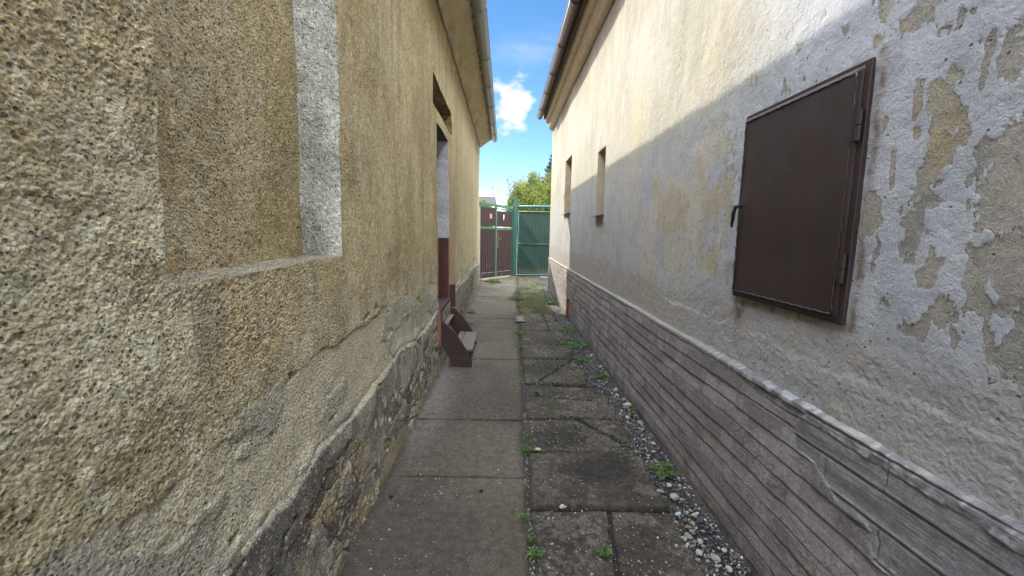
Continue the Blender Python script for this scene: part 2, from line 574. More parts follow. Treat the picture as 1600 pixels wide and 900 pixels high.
def ground_col_left(X, Y):
    n1 = fbm(X * 2.0, Y * 1.1, 5, 5); n2 = fbm(X * 14, Y * 11, 9, 4)
    c = lerp((0.090, 0.079, 0.063), (0.145, 0.131, 0.108), ss(-0.5, 0.5, n1))
    c = lerp(c, (0.23, 0.225, 0.215), 0.55 * ss(-0.38, -0.62, X + 0.10 * n1) * ss(2.6, 3.3, Y) * ss(5.2, 4.4, Y))
    c = lerp(c, (0.07, 0.062, 0.052), 0.5 * ss(0.25, 0.6, n2))
    c = lerp(c, (0.14, 0.105, 0.075), 0.5 * ss(0.3, 0.6, fbm(X * 5, Y * 3, 77, 3)) * ss(3, 2, Y))
    c = lerp(c, (0.14, 0.13, 0.06), 0.6 * ss(7, 9, Y) * ss(-0.1, 0.4, fbm(X * 5, Y * 4, 33, 4)))
    c = lerp(c, (0.19, 0.17, 0.13), 0.5 * ss(6, 9, Y) * ss(-0.2, 0.4, fbm(X * 3, Y * 2, 35, 4)))
    return c


def strip_grid(x0f, x1f, ys, nx, fn, name, mat):
    u = np.linspace(0, 1, nx)
    Y, Ug = np.meshgrid(ys, u, indexing='ij')
    X = x0f(Y) * (1 - Ug) + x1f(Y) * Ug
    Z, col, speck = fn(X, Y, Ug)
    P = np.stack((X, Y, Z), -1)
    o = np_mesh(name, P, quads(len(ys), nx, True), mat, None, {'speck': speck}, col)
    return tag(o, kind='structure')


JL = [-2.5, -1.7, -0.8, 0.1, 0.9, 1.70 - 0.02, 2.525, 3.349, 4.202, 5.043, 5.93, 6.75, 7.5, 8.35, 9.2, 10.1, 11.0, 11.95, 12.9, 13.8, 14.7]


def fn_left(X, Y, Ug):
    yy = Y + 0.006 * vn(X * 14, Y * 3, 3) + 0.02 * (X + 0.3)
    d = np.full(X.shape, 9.0); cell = np.zeros(X.shape)
    for k, j in enumerate(JL):
        d = np.minimum(d, np.abs(yy - j)); cell += (yy > j)
    wj = 0.0035 + 0.006 * np.clip(vn(X * 6, Y * 6, 8), 0, 1)
    joint = ss(wj + 0.006, wj, d)
    tilt = (_h(cell, cell * 0, 4) - 0.5) * 0.010 + (_h(cell, cell * 0, 5) - 0.5) * 0.012 * (X + 0.3)
    z = tilt - 0.014 * joint + 0.0012 * fbm(X * 60, Y * 60, 2, 3) + 0.003 * fbm(X * 5, Y * 5, 6, 3)
    z -= 0.018 * ss(0.985, 1.0, Ug)
    pits = worley(X / 0.05, Y / 0.05, 31)
    z -= 0.004 * (pits[2] > 0.93) * ss(0.25, 0.1, pits[0])
    far = ss(8, 11, Y)
    z += far * 0.02 * fbm(X * 3, Y * 3, 81, 4)
    c = ground_col_left(X, Y)
    c = lerp(c, (0.03, 0.028, 0.025), joint * 0.9)
    # dirt along the wall foot and long joint
    c = lerp(c, (0.05, 0.046, 0.04), 0.7 * ss(-0.64, -0.70, X + 0.03 * fbm(Y * 8, X * 8, 12, 3)))
    c = lerp(c, (0.045, 0.045, 0.03), 0.7 * ss(0.955, 0.99, Ug + 0.03 * fbm(Y * 10, X * 3, 13, 3)))
    sp = 0.35 + 0.6 * ss(-0.2, 0.5, fbm(X * 2, Y * 2, 15, 3))
    return z, c, sp


ys = np.concatenate((axis(-4, 1.3, lambda y: 0.05)[:-1], axis(1.3, 15.3, lambda y: 0.0055 + 0.0016 * max(y - 1.5, 0) ** 1.3)))
strip_grid(lambda y: -0.80 + 0 * y, lambda y: xj(y) - 0.008 + 0.004 * vn(y * 9, 0 * y, 4), ys, 170, fn_left, 'concrete_path', M_CONC)

JR = [-2.5, -1.6, -0.6, 0.4, 1.25, 2.21, 2.84, 3.385, 3.91, 4.21, 5.10, 5.75, 6.6, 7.25, 8.0, 8.8, 9.7, 10.7, 11.6, 12.7, 13.8, 14.8]
JR_end = [0.95, 0.95, 0.95, 0.95, 0.93, 0.95, 0.98, 1.00, 0.90, 0.88, 0.90, 0.92, 0.95, 0.92, 0.98, 0.95, 1.0, 1.0, 1.1, 1.1, 1.2, 1.2]
JR_dz = [0, 0, 0, 0, 0.0, 0.010, -0.004, 0.004, -0.022, 0.0, 0.004, -0.006, 0.004, 0, 0, 0, 0, 0, 0, 0, 0, 0]


def xend(y):
    y = np.asarray(y, dtype=float)
    k = np.clip(np.searchsorted(JR, y) - 1, 0, len(JR_end) - 1)
    e = np.array(JR_end)[k]
    return np.minimum(e + 0.030 * vn(y * 7, y * 0, 71) + 0.015 * vn(y * 23, y * 0, 72), 1.2)


def fn_right(X, Y, Ug):
    yy = Y + 0.012 * vn(X * 5, Y * 2, 43) + 0.004 * vn(X * 30, Y * 9, 44)
    d = np.full(X.shape, 9.0); cell = np.zeros(X.shape, dtype=int)
    for j in JR:
        d = np.minimum(d, np.abs(yy - j)); cell += (yy > j)
    cell = np.clip(cell - 1, 0, len(JR) - 1)
    # extra splits inside rows
    wob = 0.01 * vn(Y * 20, X * 4, 45)
    s1 = np.where((yy > 1.25) & (yy < 2.21), np.abs(X - (0.56 + 0.15 * (Y - 2.0)) + wob), 9)
    s2 = np.where((yy > 2.84) & (yy < 3.385), np.abs((X - 0.62) * 0.82 + (Y - 3.37) * 0.56 + wob), 9)   # diagonal crack
    s3 = np.where((yy > 4.21) & (yy < 5.10), np.abs((X - 0.55) * 0.85 - (Y - 4.6) * 0.5 + 2 * wob), 9)
    s4 = np.where((yy > 3.385) & (yy < 3.91), np.abs((Y - 3.86) + (X - 0.3) * 0.16 + wob) + 0.4 * np.maximum(X - 0.8, 0), 9)
    s5 = np.where((yy > 6.6) & (yy < 8.0), np.abs(X - 0.72 + wob), 9)
    dj = np.minimum(d, np.minimum(np.minimum(s1, s2), np.minimum(np.minimum(s3, s4), s5)))
    wj = 0.006 + 0.011 * np.clip(vn(X * 5, Y * 5, 48) + 0.1, 0, 1)
    joint = ss(wj + 0.012, wj, dj)
    rc = _h(cell, cell * 0, 14)
    z = np.array(JR_dz)[cell] + (_h(cell, cell * 0, 15) - 0.5) * 0.02 * (Y - np.array(JR)[cell] - 0.4)
    z = z + 0.0045 * fbm(X * 45, Y * 45, 52, 3, 0.65) + 0.006 * fbm(X * 6, Y * 6, 56, 3)
    z = z - 0.024 * joint
    z += 0.012 * ((s2 < 5) & ((X - 0.62) * 0.82 + (Y - 3.37) * 0.56 > 0))
    pit = worley(X / 0.028, Y / 0.028, 61)
    z += 0.0035 * ss(0.35, 0.12, pit[0]) * (pit[2] > 0.72)
    z -= 0.03 * ss(0.04, 0.0, (1 - Ug) * (X.max() * 0 + 0.85)) + 0.012 * ss(0.02, 0, Ug)
    far = ss(7.5, 10, Y)
    z += far * 0.025 * fbm(X * 3, Y * 3, 82, 4)
    n1 = fbm(X * 3, Y * 2.2, 21, 5); n2 = fbm(X * 9, Y * 8, 22, 4)
    c = lerp((0.062, 0.054, 0.044), (0.165, 0.148, 0.126), ss(-0.35, 0.4, n1))
    c = lerp(c, (0.23, 0.215, 0.19), 0.6 * ss(0.10, 0.45, n2))
    n5 = fbm(X * 55, Y * 45, 25, 3, 0.65); c = lerp(c, (0.035, 0.032, 0.027), 0.75 * ss(0.0, 0.35, n5 + 0.5 * n1 + 0.1))
    blk = np.zeros(X.shape)
    for (bx, by, rx, ry, sst) in [(0.62, 2.62, 0.26, 0.20, 1.0), (0.45, 3.10, 0.30, 0.22, 0.85), (0.75, 2.75, 0.15, 0.1, 0.9), (0.42, 4.75, 0.26, 0.36, 1.0),
                                  (0.30, 4.03, 0.3, 0.16, 0.9), (0.68, 5.9, 0.24, 0.35, 1.0), (0.85, 5.2, 0.1, 0.25, 0.9), (0.75, 2.0, 0.12, 0.10, 0.7), (0.40, 6.9, 0.2, 0.3, 0.5),
                                  (0.3, 1.9, 0.25, 0.2, 0.4)]:
        blk = np.maximum(blk, sst * np.exp(-(((X - bx) / rx) ** 2 + ((Y - by) / ry) ** 2)))
    blk = ss(0.22, 0.80, blk + 0.35 * n2 + 0.38 * fbm(X * 40, Y * 40, 23, 3, 0.7) + 0.25 * fbm(X * 4, Y * 5, 26, 3))
    c = lerp(c, (0.022, 0.020, 0.016), 0.85 * blk)
    moss = ss(0.0, 0.45, 1.0 * np.exp(-((X - 0.55) / 0.5) ** 2) * ss(7.8, 8.5, Y) * ss(13, 11, Y) + 0.8 * fbm(X * 6, Y * 1.8, 24, 5))
    moss = moss * ss(7.2, 8.2, Y)
    c = lerp(c, (0.115, 0.125, 0.028), 0.85 * moss)
    c = lerp(c, (0.05, 0.055, 0.015), 0.7 * np.exp(-(((X - 0.28) / 0.16) ** 2 + ((Y - 4.05) / 0.13) ** 2)))
    c = lerp(c, (0.05, 0.052, 0.02), 0.6 * ss(0.05, 0.4, fbm(X * 7, Y * 5, 27, 4)) * ss(2.6, 4.2, Y))
    c = lerp(c, (0.10, 0.07, 0.045), 0.5 * ss(0.2, 0.5, fbm(X * 5, Y * 2, 29, 3)) * ss(7, 9, Y))
    c = lerp(c, (0.024, 0.022, 0.018), 0.9 * joint)
    c = lerp(c, (0.04, 0.036, 0.03), 0.6 * ss(0.05, 0.0, Ug))
    return z - 0.004, c, np.clip(0.9 - 0.3 * blk, 0, 1)


strip_grid(lambda y: xj(y) + 0.010 + 0.006 * vn(y * 8, 0 * y, 40) + 0.004 * vn(y * 31, 0 * y, 41), xend, ys, 170, fn_right, 'paving', M_CONC)


def fn_soil(X, Y, Ug):
    z = -0.030 + 0.010 * fbm(X * 12, Y * 12, 91, 4) + 0.012 * ss(1.08, 1.2, X) + 0.010 * ss(6, 9, Y)
    n = fbm(X * 14, Y * 9, 92, 4)
    c = lerp((0.024, 0.025, 0.028), (0.060, 0.060, 0.063), ss(-0.3, 0.5, n))
    c = lerp(c, (0.13, 0.125, 0.115), 0.6 * ss(0.2, 0.6, fbm(X * 5, Y * 4, 94, 4)) * ss(1.02, 1.12, X))
    c = lerp(c, (0.15, 0.13, 0.08), 0.6 * ss(7, 9, Y) * ss(-0.2, 0.3, n))
    return z, c, np.ones(X.shape)


strip_grid(lambda y: 0.80 + 0 * y, lambda y: 1.24 + 0 * y, ys[::2], 60, fn_soil, 'gravel_bed', M_CONC)
o = MB().box(0.05, -4, -0.044, 0.50, 15.3, -0.022).build('joint_bed', M_SOIL); tag(o, kind='structure')

# ================================================================== LEFT HOUSE
LH = thing('house', (-4.0, 5.0, 0.0), 'house with ochre roughcast wall, stone plinth and grey zinc gutter along the passage', 'house')
LX = -0.74
N0, N1, NZ0, NZ1 = 0.97, 2.01, 1.372, 2.95          # blind window
D0, D1, DZ0, DZ1 = 4.80, 5.79, 0.60, 2.645           # door opening
T0, T1, TZ0, TZ1 = 4.55, 6.13, 2.775, 3.07           # recess over the door
LHOLES = [(N0, N1, NZ0, NZ1), (D0, D1, DZ0, DZ1), (T0, T1, TZ0, TZ1)]


def edge_fade(Y, Z, holes, w=0.012):
    d = np.full(Y.shape, 9.0)
    for (a, b, c, e) in holes:
        dx = np.maximum(np.maximum(a - Y, Y - b), 0); dz = np.maximum(np.maximum(c - Z, Z - e), 0)
        d = np.minimum(d, np.hypot(dx, dz))
    return ss(0, w, d)


def warp(P):
    X, Y, Z = P[..., 0], P[..., 1], P[..., 2]
    dx = 0.007 * vn(Y * 1.9 + X, Z * 1.9, 301) + 0.0025 * vn(Y * 9 + X * 7, Z * 9, 302)
    dy = 0.008 * vn(Z * 2.3 + X, Y * 1.2, 303) + 0.004 * vn(Z * 14 + X * 5, Y * 9, 304) + 0.0018 * vn(Z * 55, Y * 31 + X * 40, 307)
    dz = 0.010 * vn(Y * 2.3 + X, Z * 1.2, 305) + 0.004 * vn(Y * 13 + X * 5, Z * 9, 306) + 0.0018 * vn(Y * 55, Z * 31 + X * 40, 308)
    return P + np.stack((dx, dy, dz), -1)


def grain(a, b, s=0):
    a2 = a * 0.87 + b * 0.49; b2 = -a * 0.49 + b * 0.87
    f1, f2, i1 = worley(a2 / 0.0120, b2 / 0.0098, s)
    g1, g2, i2 = worley(a2 / 0.0072, b2 / 0.0064, s + 5)
    g = ss(0.70, 0.15, f1) * i1 * 0.60 + ss(0.70, 0.15, g1) * i2 * 0.50
    hole = ss(0.45, 0.2, f1) * (_h(np.floor(i1 * 9999), np.floor(i1 * 7777), s + 3) > 0.90)
    return g + 0.10 * fbm(a * 60, b * 60, s + 9, 3) - 0.9 * hole


def left_col(Y, Z, g):
    n1 = fbm(Y * 1.2, Z * 1.2, 101, 4); n2 = fbm(Y * 6, Z * 4, 102, 4); n3 = fbm(Y * 40, Z * 40, 103, 3)
    och = lerp((0.315, 0.248, 0.132), (0.400, 0.328, 0.190), ss(-0.5, 0.5, n1 + 0.4 * n2))
    gry = lerp((0.285, 0.255, 0.165), (0.395, 0.368, 0.265), ss(-0.5, 0.5, n2))
    greyness = ss(0.0, 1.0, 0.25 + 0.8 * ss(1.5, 0.7, Y + 0.4 * n1) * ss(2.3, 1.4, Z + 0.4 * n1) + 0.9 * ss(1.30, 1.0, Z + 0.15 * n1) * ss(7, 4, Y) + 0.35 * n2)
    c = lerp(och, gry, greyness * 0.75)
    crust = ss(0.25, 0.42, fbm(Y * 24, Z * 20, 107, 3)) * ss(1.9, 1.2, Y)
    c = lerp(c, (0.47, 0.45, 0.35), 0.5 * crust)
    c = lerp(c, (0.19, 0.17, 0.11), 0.35 * ss(0.2, 0.5, fbm(Y * 5 + 4, Z * 1.6, 108, 4)))
    c = lerp(c, (0.26, 0.185, 0.085), 0.55 * ss(0.15, 0.55, fbm(Y * 1.6 + 9, Z * 0.9, 111, 4)) * ss(2.6, 1.9, Z))
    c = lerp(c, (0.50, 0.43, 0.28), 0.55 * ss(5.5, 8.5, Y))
    c = c * np.array((1.54, 1.52, 1.44)) * (0.86 + 0.24 * n3)[..., None]
    return c


def left_surf(Y, Z):
    n1 = fbm(Y * 2, Z * 2, 120, 4); n2 = fbm(Y * 11, Z * 9, 121, 4); n3 = fbm(Y * 35, Z * 30, 122, 3)
    g = grain(Y, Z, 1)
    c = left_col(Y, Z, g)
    amp = 0.0050 * (0.85 + 0.2 * ss(1.5, 0.8, Y)) * (1 - 0.35 * ss(2.4, 5, Y))
    x = LX + 0.010 * n1 * 0.5 + 0.004 * n2
    x += 0.010 * fbm(Y * 7, Z * 7, 124, 3) * ss(1.4, 0.9, Y) * ss(2.2, 1.6, Z)                       # lumpy thrown render by the camera
    # thick upper coat ending on a ragged edge
    zb = 0.975 + 0.05 * vn(Y * 2.2, Y * 0, 130) + 0.02 * fbm(Y * 9, Z * 9, 131, 4) + 0.3 * ss(4.4, 5, Y) * -0.4
    up = ss(zb - 0.006, zb + 0.008, Z)
    x += (up - 1) * 0.007 * (0.35 + 0.65 * ss(-0.25, 0.15, fbm(Y * 2.7, Z * 1.5, 132, 3)))
    mid = (1 - up)
    rough = np.where(up > 0.5, 1.0, 0.55 + 0.3 * n2)
    # lower patch layers
    pl = fbm(Y * 3.2, Z * 5.5, 133, 5)
    lay = ss(0.06, 0.10, pl)
    x += mid * (lay * 0.006)
    c = lerp(c, lerp((0.50, 0.45, 0.33), (0.35, 0.335, 0.27), lay), 0.75 * mid)
    edge = np.exp(-((Z - zb) / 0.025) ** 2)
    c = lerp(c, (0.40, 0.30, 0.14), 0.45 * edge * ss(-0.1, 0.4, fbm(Y * 4, Z * 4, 135, 3)))
    # flare + lip above the stone
    zl = 0.630 + 0.035 * vn(Y * 1.7, Y * 0, 140) + 0.015 * fbm(Y * 8, Z * 8, 141, 4)
    brk = ss(-0.2, 0.3, fbm(Y * 3.1, Y * 0, 143, 3))
    x += 0.008 * ss(1.05, 0.66, Z) + (0.004 + 0.012 * brk) * np.exp(-((Z - zl - 0.03) / 0.035) ** 2)
    st = ss(zl + 0.006, zl - 0.010, Z)
    # rubble
    rem = ss(0.10, 0.16, fbm(Y * 3.3 + 7, Z * 4.5, 157, 5) + 0.35 * ss(0.40, 0.62, Z) * (1 - brk))
    wy = Y + 0.05 * fbm(Y * 5, Z * 7, 151, 3); wz = Z + 0.035 * fbm(Y * 6, Z * 6, 152, 3)
    f1, f2, idd = worley(wy / 0.15, wz / 0.085, 150)
    mort = ss(0.02, 0.16, f2 - f1)
    xs = LX + 0.018 + 0.016 * mort * (0.4 + 0.6 * idd) + 0.010 * n2 + 0.007 * n3 + 0.006 * ss(0.2, 0, Z)
    xs = xs * (1 - rem) + (LX + 0.030 + 0.006 * n2) * rem
    x = x * (1 - st) + xs * st
    pal = np.where((idd < 0.35)[..., None], np.array((0.105, 0.100, 0.092)), np.where((idd < 0.6)[..., None], np.array((0.21, 0.185, 0.14)),
          np.where((idd < 0.85)[..., None], np.array((0.145, 0.13, 0.115)), np.array((0.27, 0.25, 0.205)))))
    cs = lerp((0.26, 0.225, 0.16), pal, mort[..., None] if False else mort)
    cs = lerp(cs, lerp((0.19, 0.175, 0.145), (0.32, 0.29, 0.235), ss(-0.4, 0.4, n2)), 0.9 * rem)
    cs = lerp(cs, (0.29, 0.235, 0.14), 0.75 * ss(0.05, 0.4, fbm(Y * 3.5, Z * 9, 153, 4) + 0.6 * ss(0.14, 0.05, Z)))
    cs = lerp(cs, (0.06, 0.058, 0.052), 0.60 * ss(0.1, 0.5, -0.35 * ss(0.12, 0.0, zl - Z) + fbm(Y * 2.5 + 5, Z * 4, 154, 5) + 0.5 * ss(2.4, 1.2, Y) * ss(0.3, 0.5, Z)))
    sp = worley(Y / 0.05 + 2.5 * Z, Z / 0.09, 156)
    cs = lerp(cs, (0.52, 0.51, 0.48), 0.8 * (sp[2] > 0.93) * ss(0.42, 0.2, sp[0] + 0.3 * n3) * ss(1.5, 2.2, Y) * ss(0.12, 0.2, Z))
    c = lerp(c, cs * 1.2, st)
    rough = rough * (1 - st) + (0.5 + 0.5 * n2) * st
    # broken holes and crack
    for (py, pz, ry, rz, dd) in [(2.33, 1.035, 0.06, 0.014, 0.02), (2.52, 1.05, 0.03, 0.018, 0.022), (2.66, 1.06, 0.02, 0.012, 0.02), (1.50, 0.985, 0.035, 0.016, 0.018), (1.10, 0.66, 0.03, 0.012, 0.02), (1.80, 0.70, 0.05, 0.012, 0.02)]:
        e = np.exp(-(((Y - py + 0.02 * n3) / ry) ** 2 + ((Z - pz + 0.015 * n2) / rz) ** 2))
        x -= dd * ss(0.3, 0.6, e)
    rough = rough * (0.62 + 0.62 * ss(-0.35, 0.4, fbm(Y * 2.1 + 3, Z * 1.7, 158, 4)))
    for (y0_, z0_, y1_, z1_, sd) in [(3.1, 1.9, 3.35, 1.0, 3)]:
        tt = np.clip((z0_ - Z) / (z0_ - z1_), 0, 1)
        cy_ = y0_ + (y1_ - y0_) * tt + 0.035 * vn(Z * 9, Z * 0, 170 + sd) + 0.012 * vn(Z * 40, Z * 0, 180 + sd)
        e = ss(0.0045, 0.0015, np.abs(Y - cy_)) * (Z < z0_) * (Z > z1_)
        x -= 0.006 * e
        c = lerp(c, (0.10, 0.085, 0.06), 0.75 * e)
    drip = ss(0.05, 0.4, fbm(Y * 16, Z * 0.8, 175, 3)) * ss(1.38, 1.34, Z) * ss(0.95, 1.25, Z) * (Y > 0.9) * ss(2.1, 2.0, Y)
    c = lerp(c, (0.20, 0.18, 0.13), 0.45 * drip)
    drip2 = ss(0.15, 0.5, fbm(Y * 7, Z * 0.35, 176, 4)) * ss(1.0, 1.8, Z)
    c = lerp(c, (0.27, 0.215, 0.12), 0.35 * drip2)
    x += amp * (g - 0.3) * rough
    return x, c


def left_block(y0, y1, ystep, z0, z1, zstep, name, parent, snapz=()):
    sy = [v for hh in LHOLES for v in hh[:2]]; sz = [v for hh in LHOLES for v in hh[2:]]
    ya = axis(y0, y1, ystep, sy); za = axis(z0, z1, zstep, list(sz) + list(snapz))
    Y, Z = np.meshgrid(ya, za, indexing='ij')
    x, c = left_surf(Y, Z)
    fd = edge_fade(Y, Z, LHOLES)
    x = LX * (1 - fd) + x * fd
    P = warp(np.stack((x, Y, Z), -1))
    q = quads(len(ya), len(za))
    yc = ((ya[1:] + ya[:-1]) / 2)[:, None] + 0 * za[None, :-1]; zc = ((za[1:] + za[:-1]) / 2)[None, :] + 0 * ya[:-1, None]
    keep = np.ones(yc.shape, bool)
    for (a, b, c0, e) in LHOLES:
        keep &= ~((yc > a) & (yc < b) & (zc > c0) & (zc < e))
    return P.reshape(-1, 3), q[keep.ravel()], c.reshape(-1, 3)


def join_np(lst):
    V = []; Q = []; Cc = []; n = 0
    for p, q, c in lst:
        V.append(p); Q.append(q + n); Cc.append(c); n += len(p)
    return np.concatenate(V), np.concatenate(Q), np.concatenate(Cc)


ZTOP = 3.82
s_near = lambda y: 0.0034 if y < 1.4 else 0.0045
s_mid = lambda y: 0.0042 + 0.006 * (y - 2.1) / 3
s_far = lambda y: 0.012 + 0.006 * (y - 5.1)
for nm, za, zb_ in (('wall', 0.60, None), ('plinth', -0.05, 0.60)):
    bl = []
    if nm == 'wall':
        bl.append(left_block(-4.0, 0.5, lambda y: 0.06, za, ZTOP, lambda z: 0.06, nm, LH))
        bl.append(left_block(0.5, 2.1, s_near, za, 2.65, lambda z: 0.0044, nm, LH))
        bl.append(left_block(0.5, 2.1, lambda y: 0.02, 2.65, ZTOP, lambda z: 0.02, nm, LH))
        bl.append(left_block(2.1, 5.1, s_mid, za, 3.4, lambda z: 0.007, nm, LH))
        bl.append(left_block(2.1, 5.1, lambda y: 0.03, 3.4, ZTOP, lambda z: 0.02, nm, LH))
        bl.append(left_block(5.1, 12.55, s_far, za, ZTOP, lambda z: 0.014, nm, LH))
    else:
        bl.append(left_block(-4.0, 0.9, lambda y: 0.06, za, zb_, lambda z: 0.03, nm, LH))
        bl.append(left_block(0.9, 2.6, lambda y: 0.005, za, zb_, lambda z: 0.005, nm, LH))
        bl.append(left_block(2.6, 5.1, lambda y: 0.009, za, zb_, lambda z: 0.007, nm, LH))
        bl.append(left_block(5.1, 12.55, s_far, za, zb_, lambda z: 0.012, nm, LH))
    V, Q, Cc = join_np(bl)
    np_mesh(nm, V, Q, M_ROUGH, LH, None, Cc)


def patch(P0, du, dv, nu, nv, nrm, colf, seed, amp, fade=True, gscale=1.0, fu=0.012):
    """displaced rectangle: P0 corner, edge vectors du, dv"""
    P0 = np.array(P0, float); du = np.array(du, float); dv = np.array(dv, float); nrm = np.array(nrm, float)
    u, v = np.meshgrid(np.linspace(0, 1, nu), np.linspace(0, 1, nv), indexing='ij')
    P = P0 + u[..., None] * du + v[..., None] * dv
    a = u * np.linalg.norm(du); b = v * np.linalg.norm(dv)
    g = grain(a * gscale, b * gscale, seed)
    Lu, Lv = np.linalg.norm(du), np.linalg.norm(dv)
    e = np.minimum(np.minimum(a, Lu - a), np.minimum(b, Lv - b))
    f = ss(0, fu, e) if fade else 1.0
    P = P + nrm * ((amp * (g - 0.3) + 0.004 * fbm(a * 8, b * 8, seed + 2, 3)) * f)[..., None]
    P = warp(P)
    return P.reshape(-1, 3), quads(nu, nv), colf(a, b, g).reshape(-1, 3)


def ochre_f(Y0=1.5, z0=1.4, back=False):
    def f(a, b, g):
        return left_col(Y0 + a, z0 + b, g)
    return f


def jamb_f(a, b, g):
    n = fbm(a * 9, b * 5, 161, 4)
    c = lerp((0.42, 0.425, 0.36), (0.56, 0.56, 0.49), ss(-0.4, 0.4, n))
    c = lerp(c, (0.22, 0.21, 0.18), 0.65 * ss(0.75, 0.15, b + 0.3 * n) * ss(0.02, 0.12, a))
    return c * (1.5 * (0.85 + 0.25 * fbm(a * 90, b * 90, 163, 2)))[..., None]


def sill_f(a, b, g):
    n = fbm(a * 9, b * 9, 165, 4)
    return lerp((0.36, 0.32, 0.23), (0.48, 0.43, 0.32), ss(-0.4, 0.4, n)) * (0.85 + 0.25 * fbm(a * 70, b * 70, 166, 2))[..., None]


DP = 0.180
XB = LX - DP
pp = []
pp.append(patch((XB, N0, NZ0), (0, N1 - N0, 0), (0, 0, NZ1 - NZ0), 240, 330, (1, 0, 0), ochre_f(N0, NZ0), 11, 0.0050))
pp.append(patch((LX, N1, NZ0), (-DP, 0, 0), (0, 0, NZ1 - NZ0), 46, 330, (0, -1, 0), jamb_f, 12, 0.0046))
pp.append(patch((LX, N0, NZ0), (-DP, 0, 0), (0, 0, NZ1 - NZ0), 20, 100, (0, 1, 0), jamb_f, 13, 0.004))
pp.append(patch((LX, N0, NZ0), (0, N1 - N0, 0), (-DP, 0, 0.0), 240, 46, (0, 0, 1), sill_f, 14, 0.0070))
pp.append(patch((LX, N0, NZ1), (0, N1 - N0, 0), (-DP, 0, 0), 60, 20, (0, 0, -1), ochre_f(), 15, 0.004))
V, Q, Cc = join_np(pp)
np_mesh('blind_window', V, Q, M_ROUGH, LH, None, Cc)

# recess over the door
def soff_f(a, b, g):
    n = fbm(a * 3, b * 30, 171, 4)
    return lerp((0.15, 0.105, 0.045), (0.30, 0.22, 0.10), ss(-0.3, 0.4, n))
DT = 0.20
pp = []
pp.append(patch((LX - DT, T0, TZ0), (0, T1 - T0, 0), (0, 0, TZ1 - TZ0), 40, 20, (1, 0, 0), soff_f, 21, 0.003))
pp.append(patch((LX, T1, TZ0), (-DT, 0, 0), (0, 0, TZ1 - TZ0), 20, 20, (0, -1, 0), soff_f, 22, 0.003))
pp.append(patch((LX, T0, TZ0), (-DT, 0, 0), (0, 0, TZ1 - TZ0), 20, 20, (0, 1, 0), soff_f, 23, 0.003))
pp.append(patch((LX, T0, TZ1), (0, T1 - T0, 0), (-DT, 0, 0), 40, 20, (0, 0, -1), soff_f, 24, 0.003))
pp.append(patch((LX, T0, TZ0), (0, T1 - T0, 0), (-DT, 0, 0), 40, 20, (0, 0, 1), sill_f, 25, 0.003))
V, Q, Cc = join_np(pp)
np_mesh('transom_recess', V, Q, M_ROUGH, LH, None, Cc)

# door opening
DD = 0.26
def djamb_f(a, b, g):
    n = fbm(a * 9, b * 5, 181, 4)
    return lerp((0.48, 0.49, 0.50), (0.60, 0.60, 0.60), ss(-0.4, 0.4, n))
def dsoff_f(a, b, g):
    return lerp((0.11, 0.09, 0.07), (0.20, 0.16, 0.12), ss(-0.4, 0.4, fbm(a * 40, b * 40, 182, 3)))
V, Q, Cc = join_np([
    patch((LX, D1, DZ0), (-DD, 0, 0), (0, 0, DZ1 - DZ0), 30, 160, (0, -1, 0), djamb_f, 31, 0.0030),
    patch((LX, D0, DZ0), (-DD, 0, 0), (0, 0, DZ1 - DZ0), 20, 60, (0, 1, 0), djamb_f, 32, 0.003),
    patch((LX, D0, DZ1), (0, D1 - D0, 0), (-DD, 0, 0), 40, 20, (0, 0, -1), dsoff_f, 33, 0.003),
    patch((LX, D0, DZ0), (0, D1 - D0, 0), (-DD, 0, 0), 40, 20, (0, 0, 1), sill_f, 34, 0.003)])
np_mesh('door_reveal', V, Q, M_ROUGH, LH, None, Cc)
XD = LX - DD
b = MB()
b.box(XD - 0.04, D0, DZ0, XD - 0.003, D1, DZ1)
door = b.build('door', M_DOORW, LH, 0.003)
b = MB()
for (a0, a1, c0, c1) in ((D0 + 0.12, D1 - 0.12, 0.75, 1.35), (D0 + 0.12, D1 - 0.12, 1.5, 2.5)):
    b.box(XD - 0.002, a0, c0, XD + 0.012, a1, c1)
b.build('door_panel', M_DOORW, door, 0.004)
MB().tube([(XD, D0 + 0.08, 1.6), (XD + 0.06, D0 + 0.08, 1.6), (XD + 0.06, D0 + 0.2, 1.6)], 0.009).build('handle', M_BRASS, door, smooth=True)
# wooden lining on the far jamb
b = MB()
b.box(-1.0, D1 - 0.034, DZ0 + 0.001, -0.745, D1 - 0.010, 1.415)
lin = b.build('jamb_lining', M_DOORW, LH, 0.003)
MB().box(-0.892, D1 - 0.060, DZ0 + 0.001, -0.866, D1 - 0.035, 1.412).build('lit_edge', M_DOORL, lin, 0.002)  # light caught on the post edge, painted as paler wood
MB().box(-0.744, D1 - 0.045, DZ0 - 0.0, -0.728, D1 - 0.006, 1.414).build('lit_edge', M_DOORL, lin, 0.002)  # outer edge, its light also put in as a paler strip
b = MB()
b.box(-0.727, D1 - 0.042, 0.50, -0.662, D1 - 0.002, 0.80); b.box(-0.661, D1 - 0.05, 0.50, -0.650, D1 - 0.003, 0.802)
b.build('lower_block', M_DOORW, lin, 0.003)
MB().box(-0.99, D0 + 0.002, DZ0 + 0.0005, -0.70, D1 - 0.06, DZ0 + 0.035).build('threshold', M_STEPW, LH, 0.004)

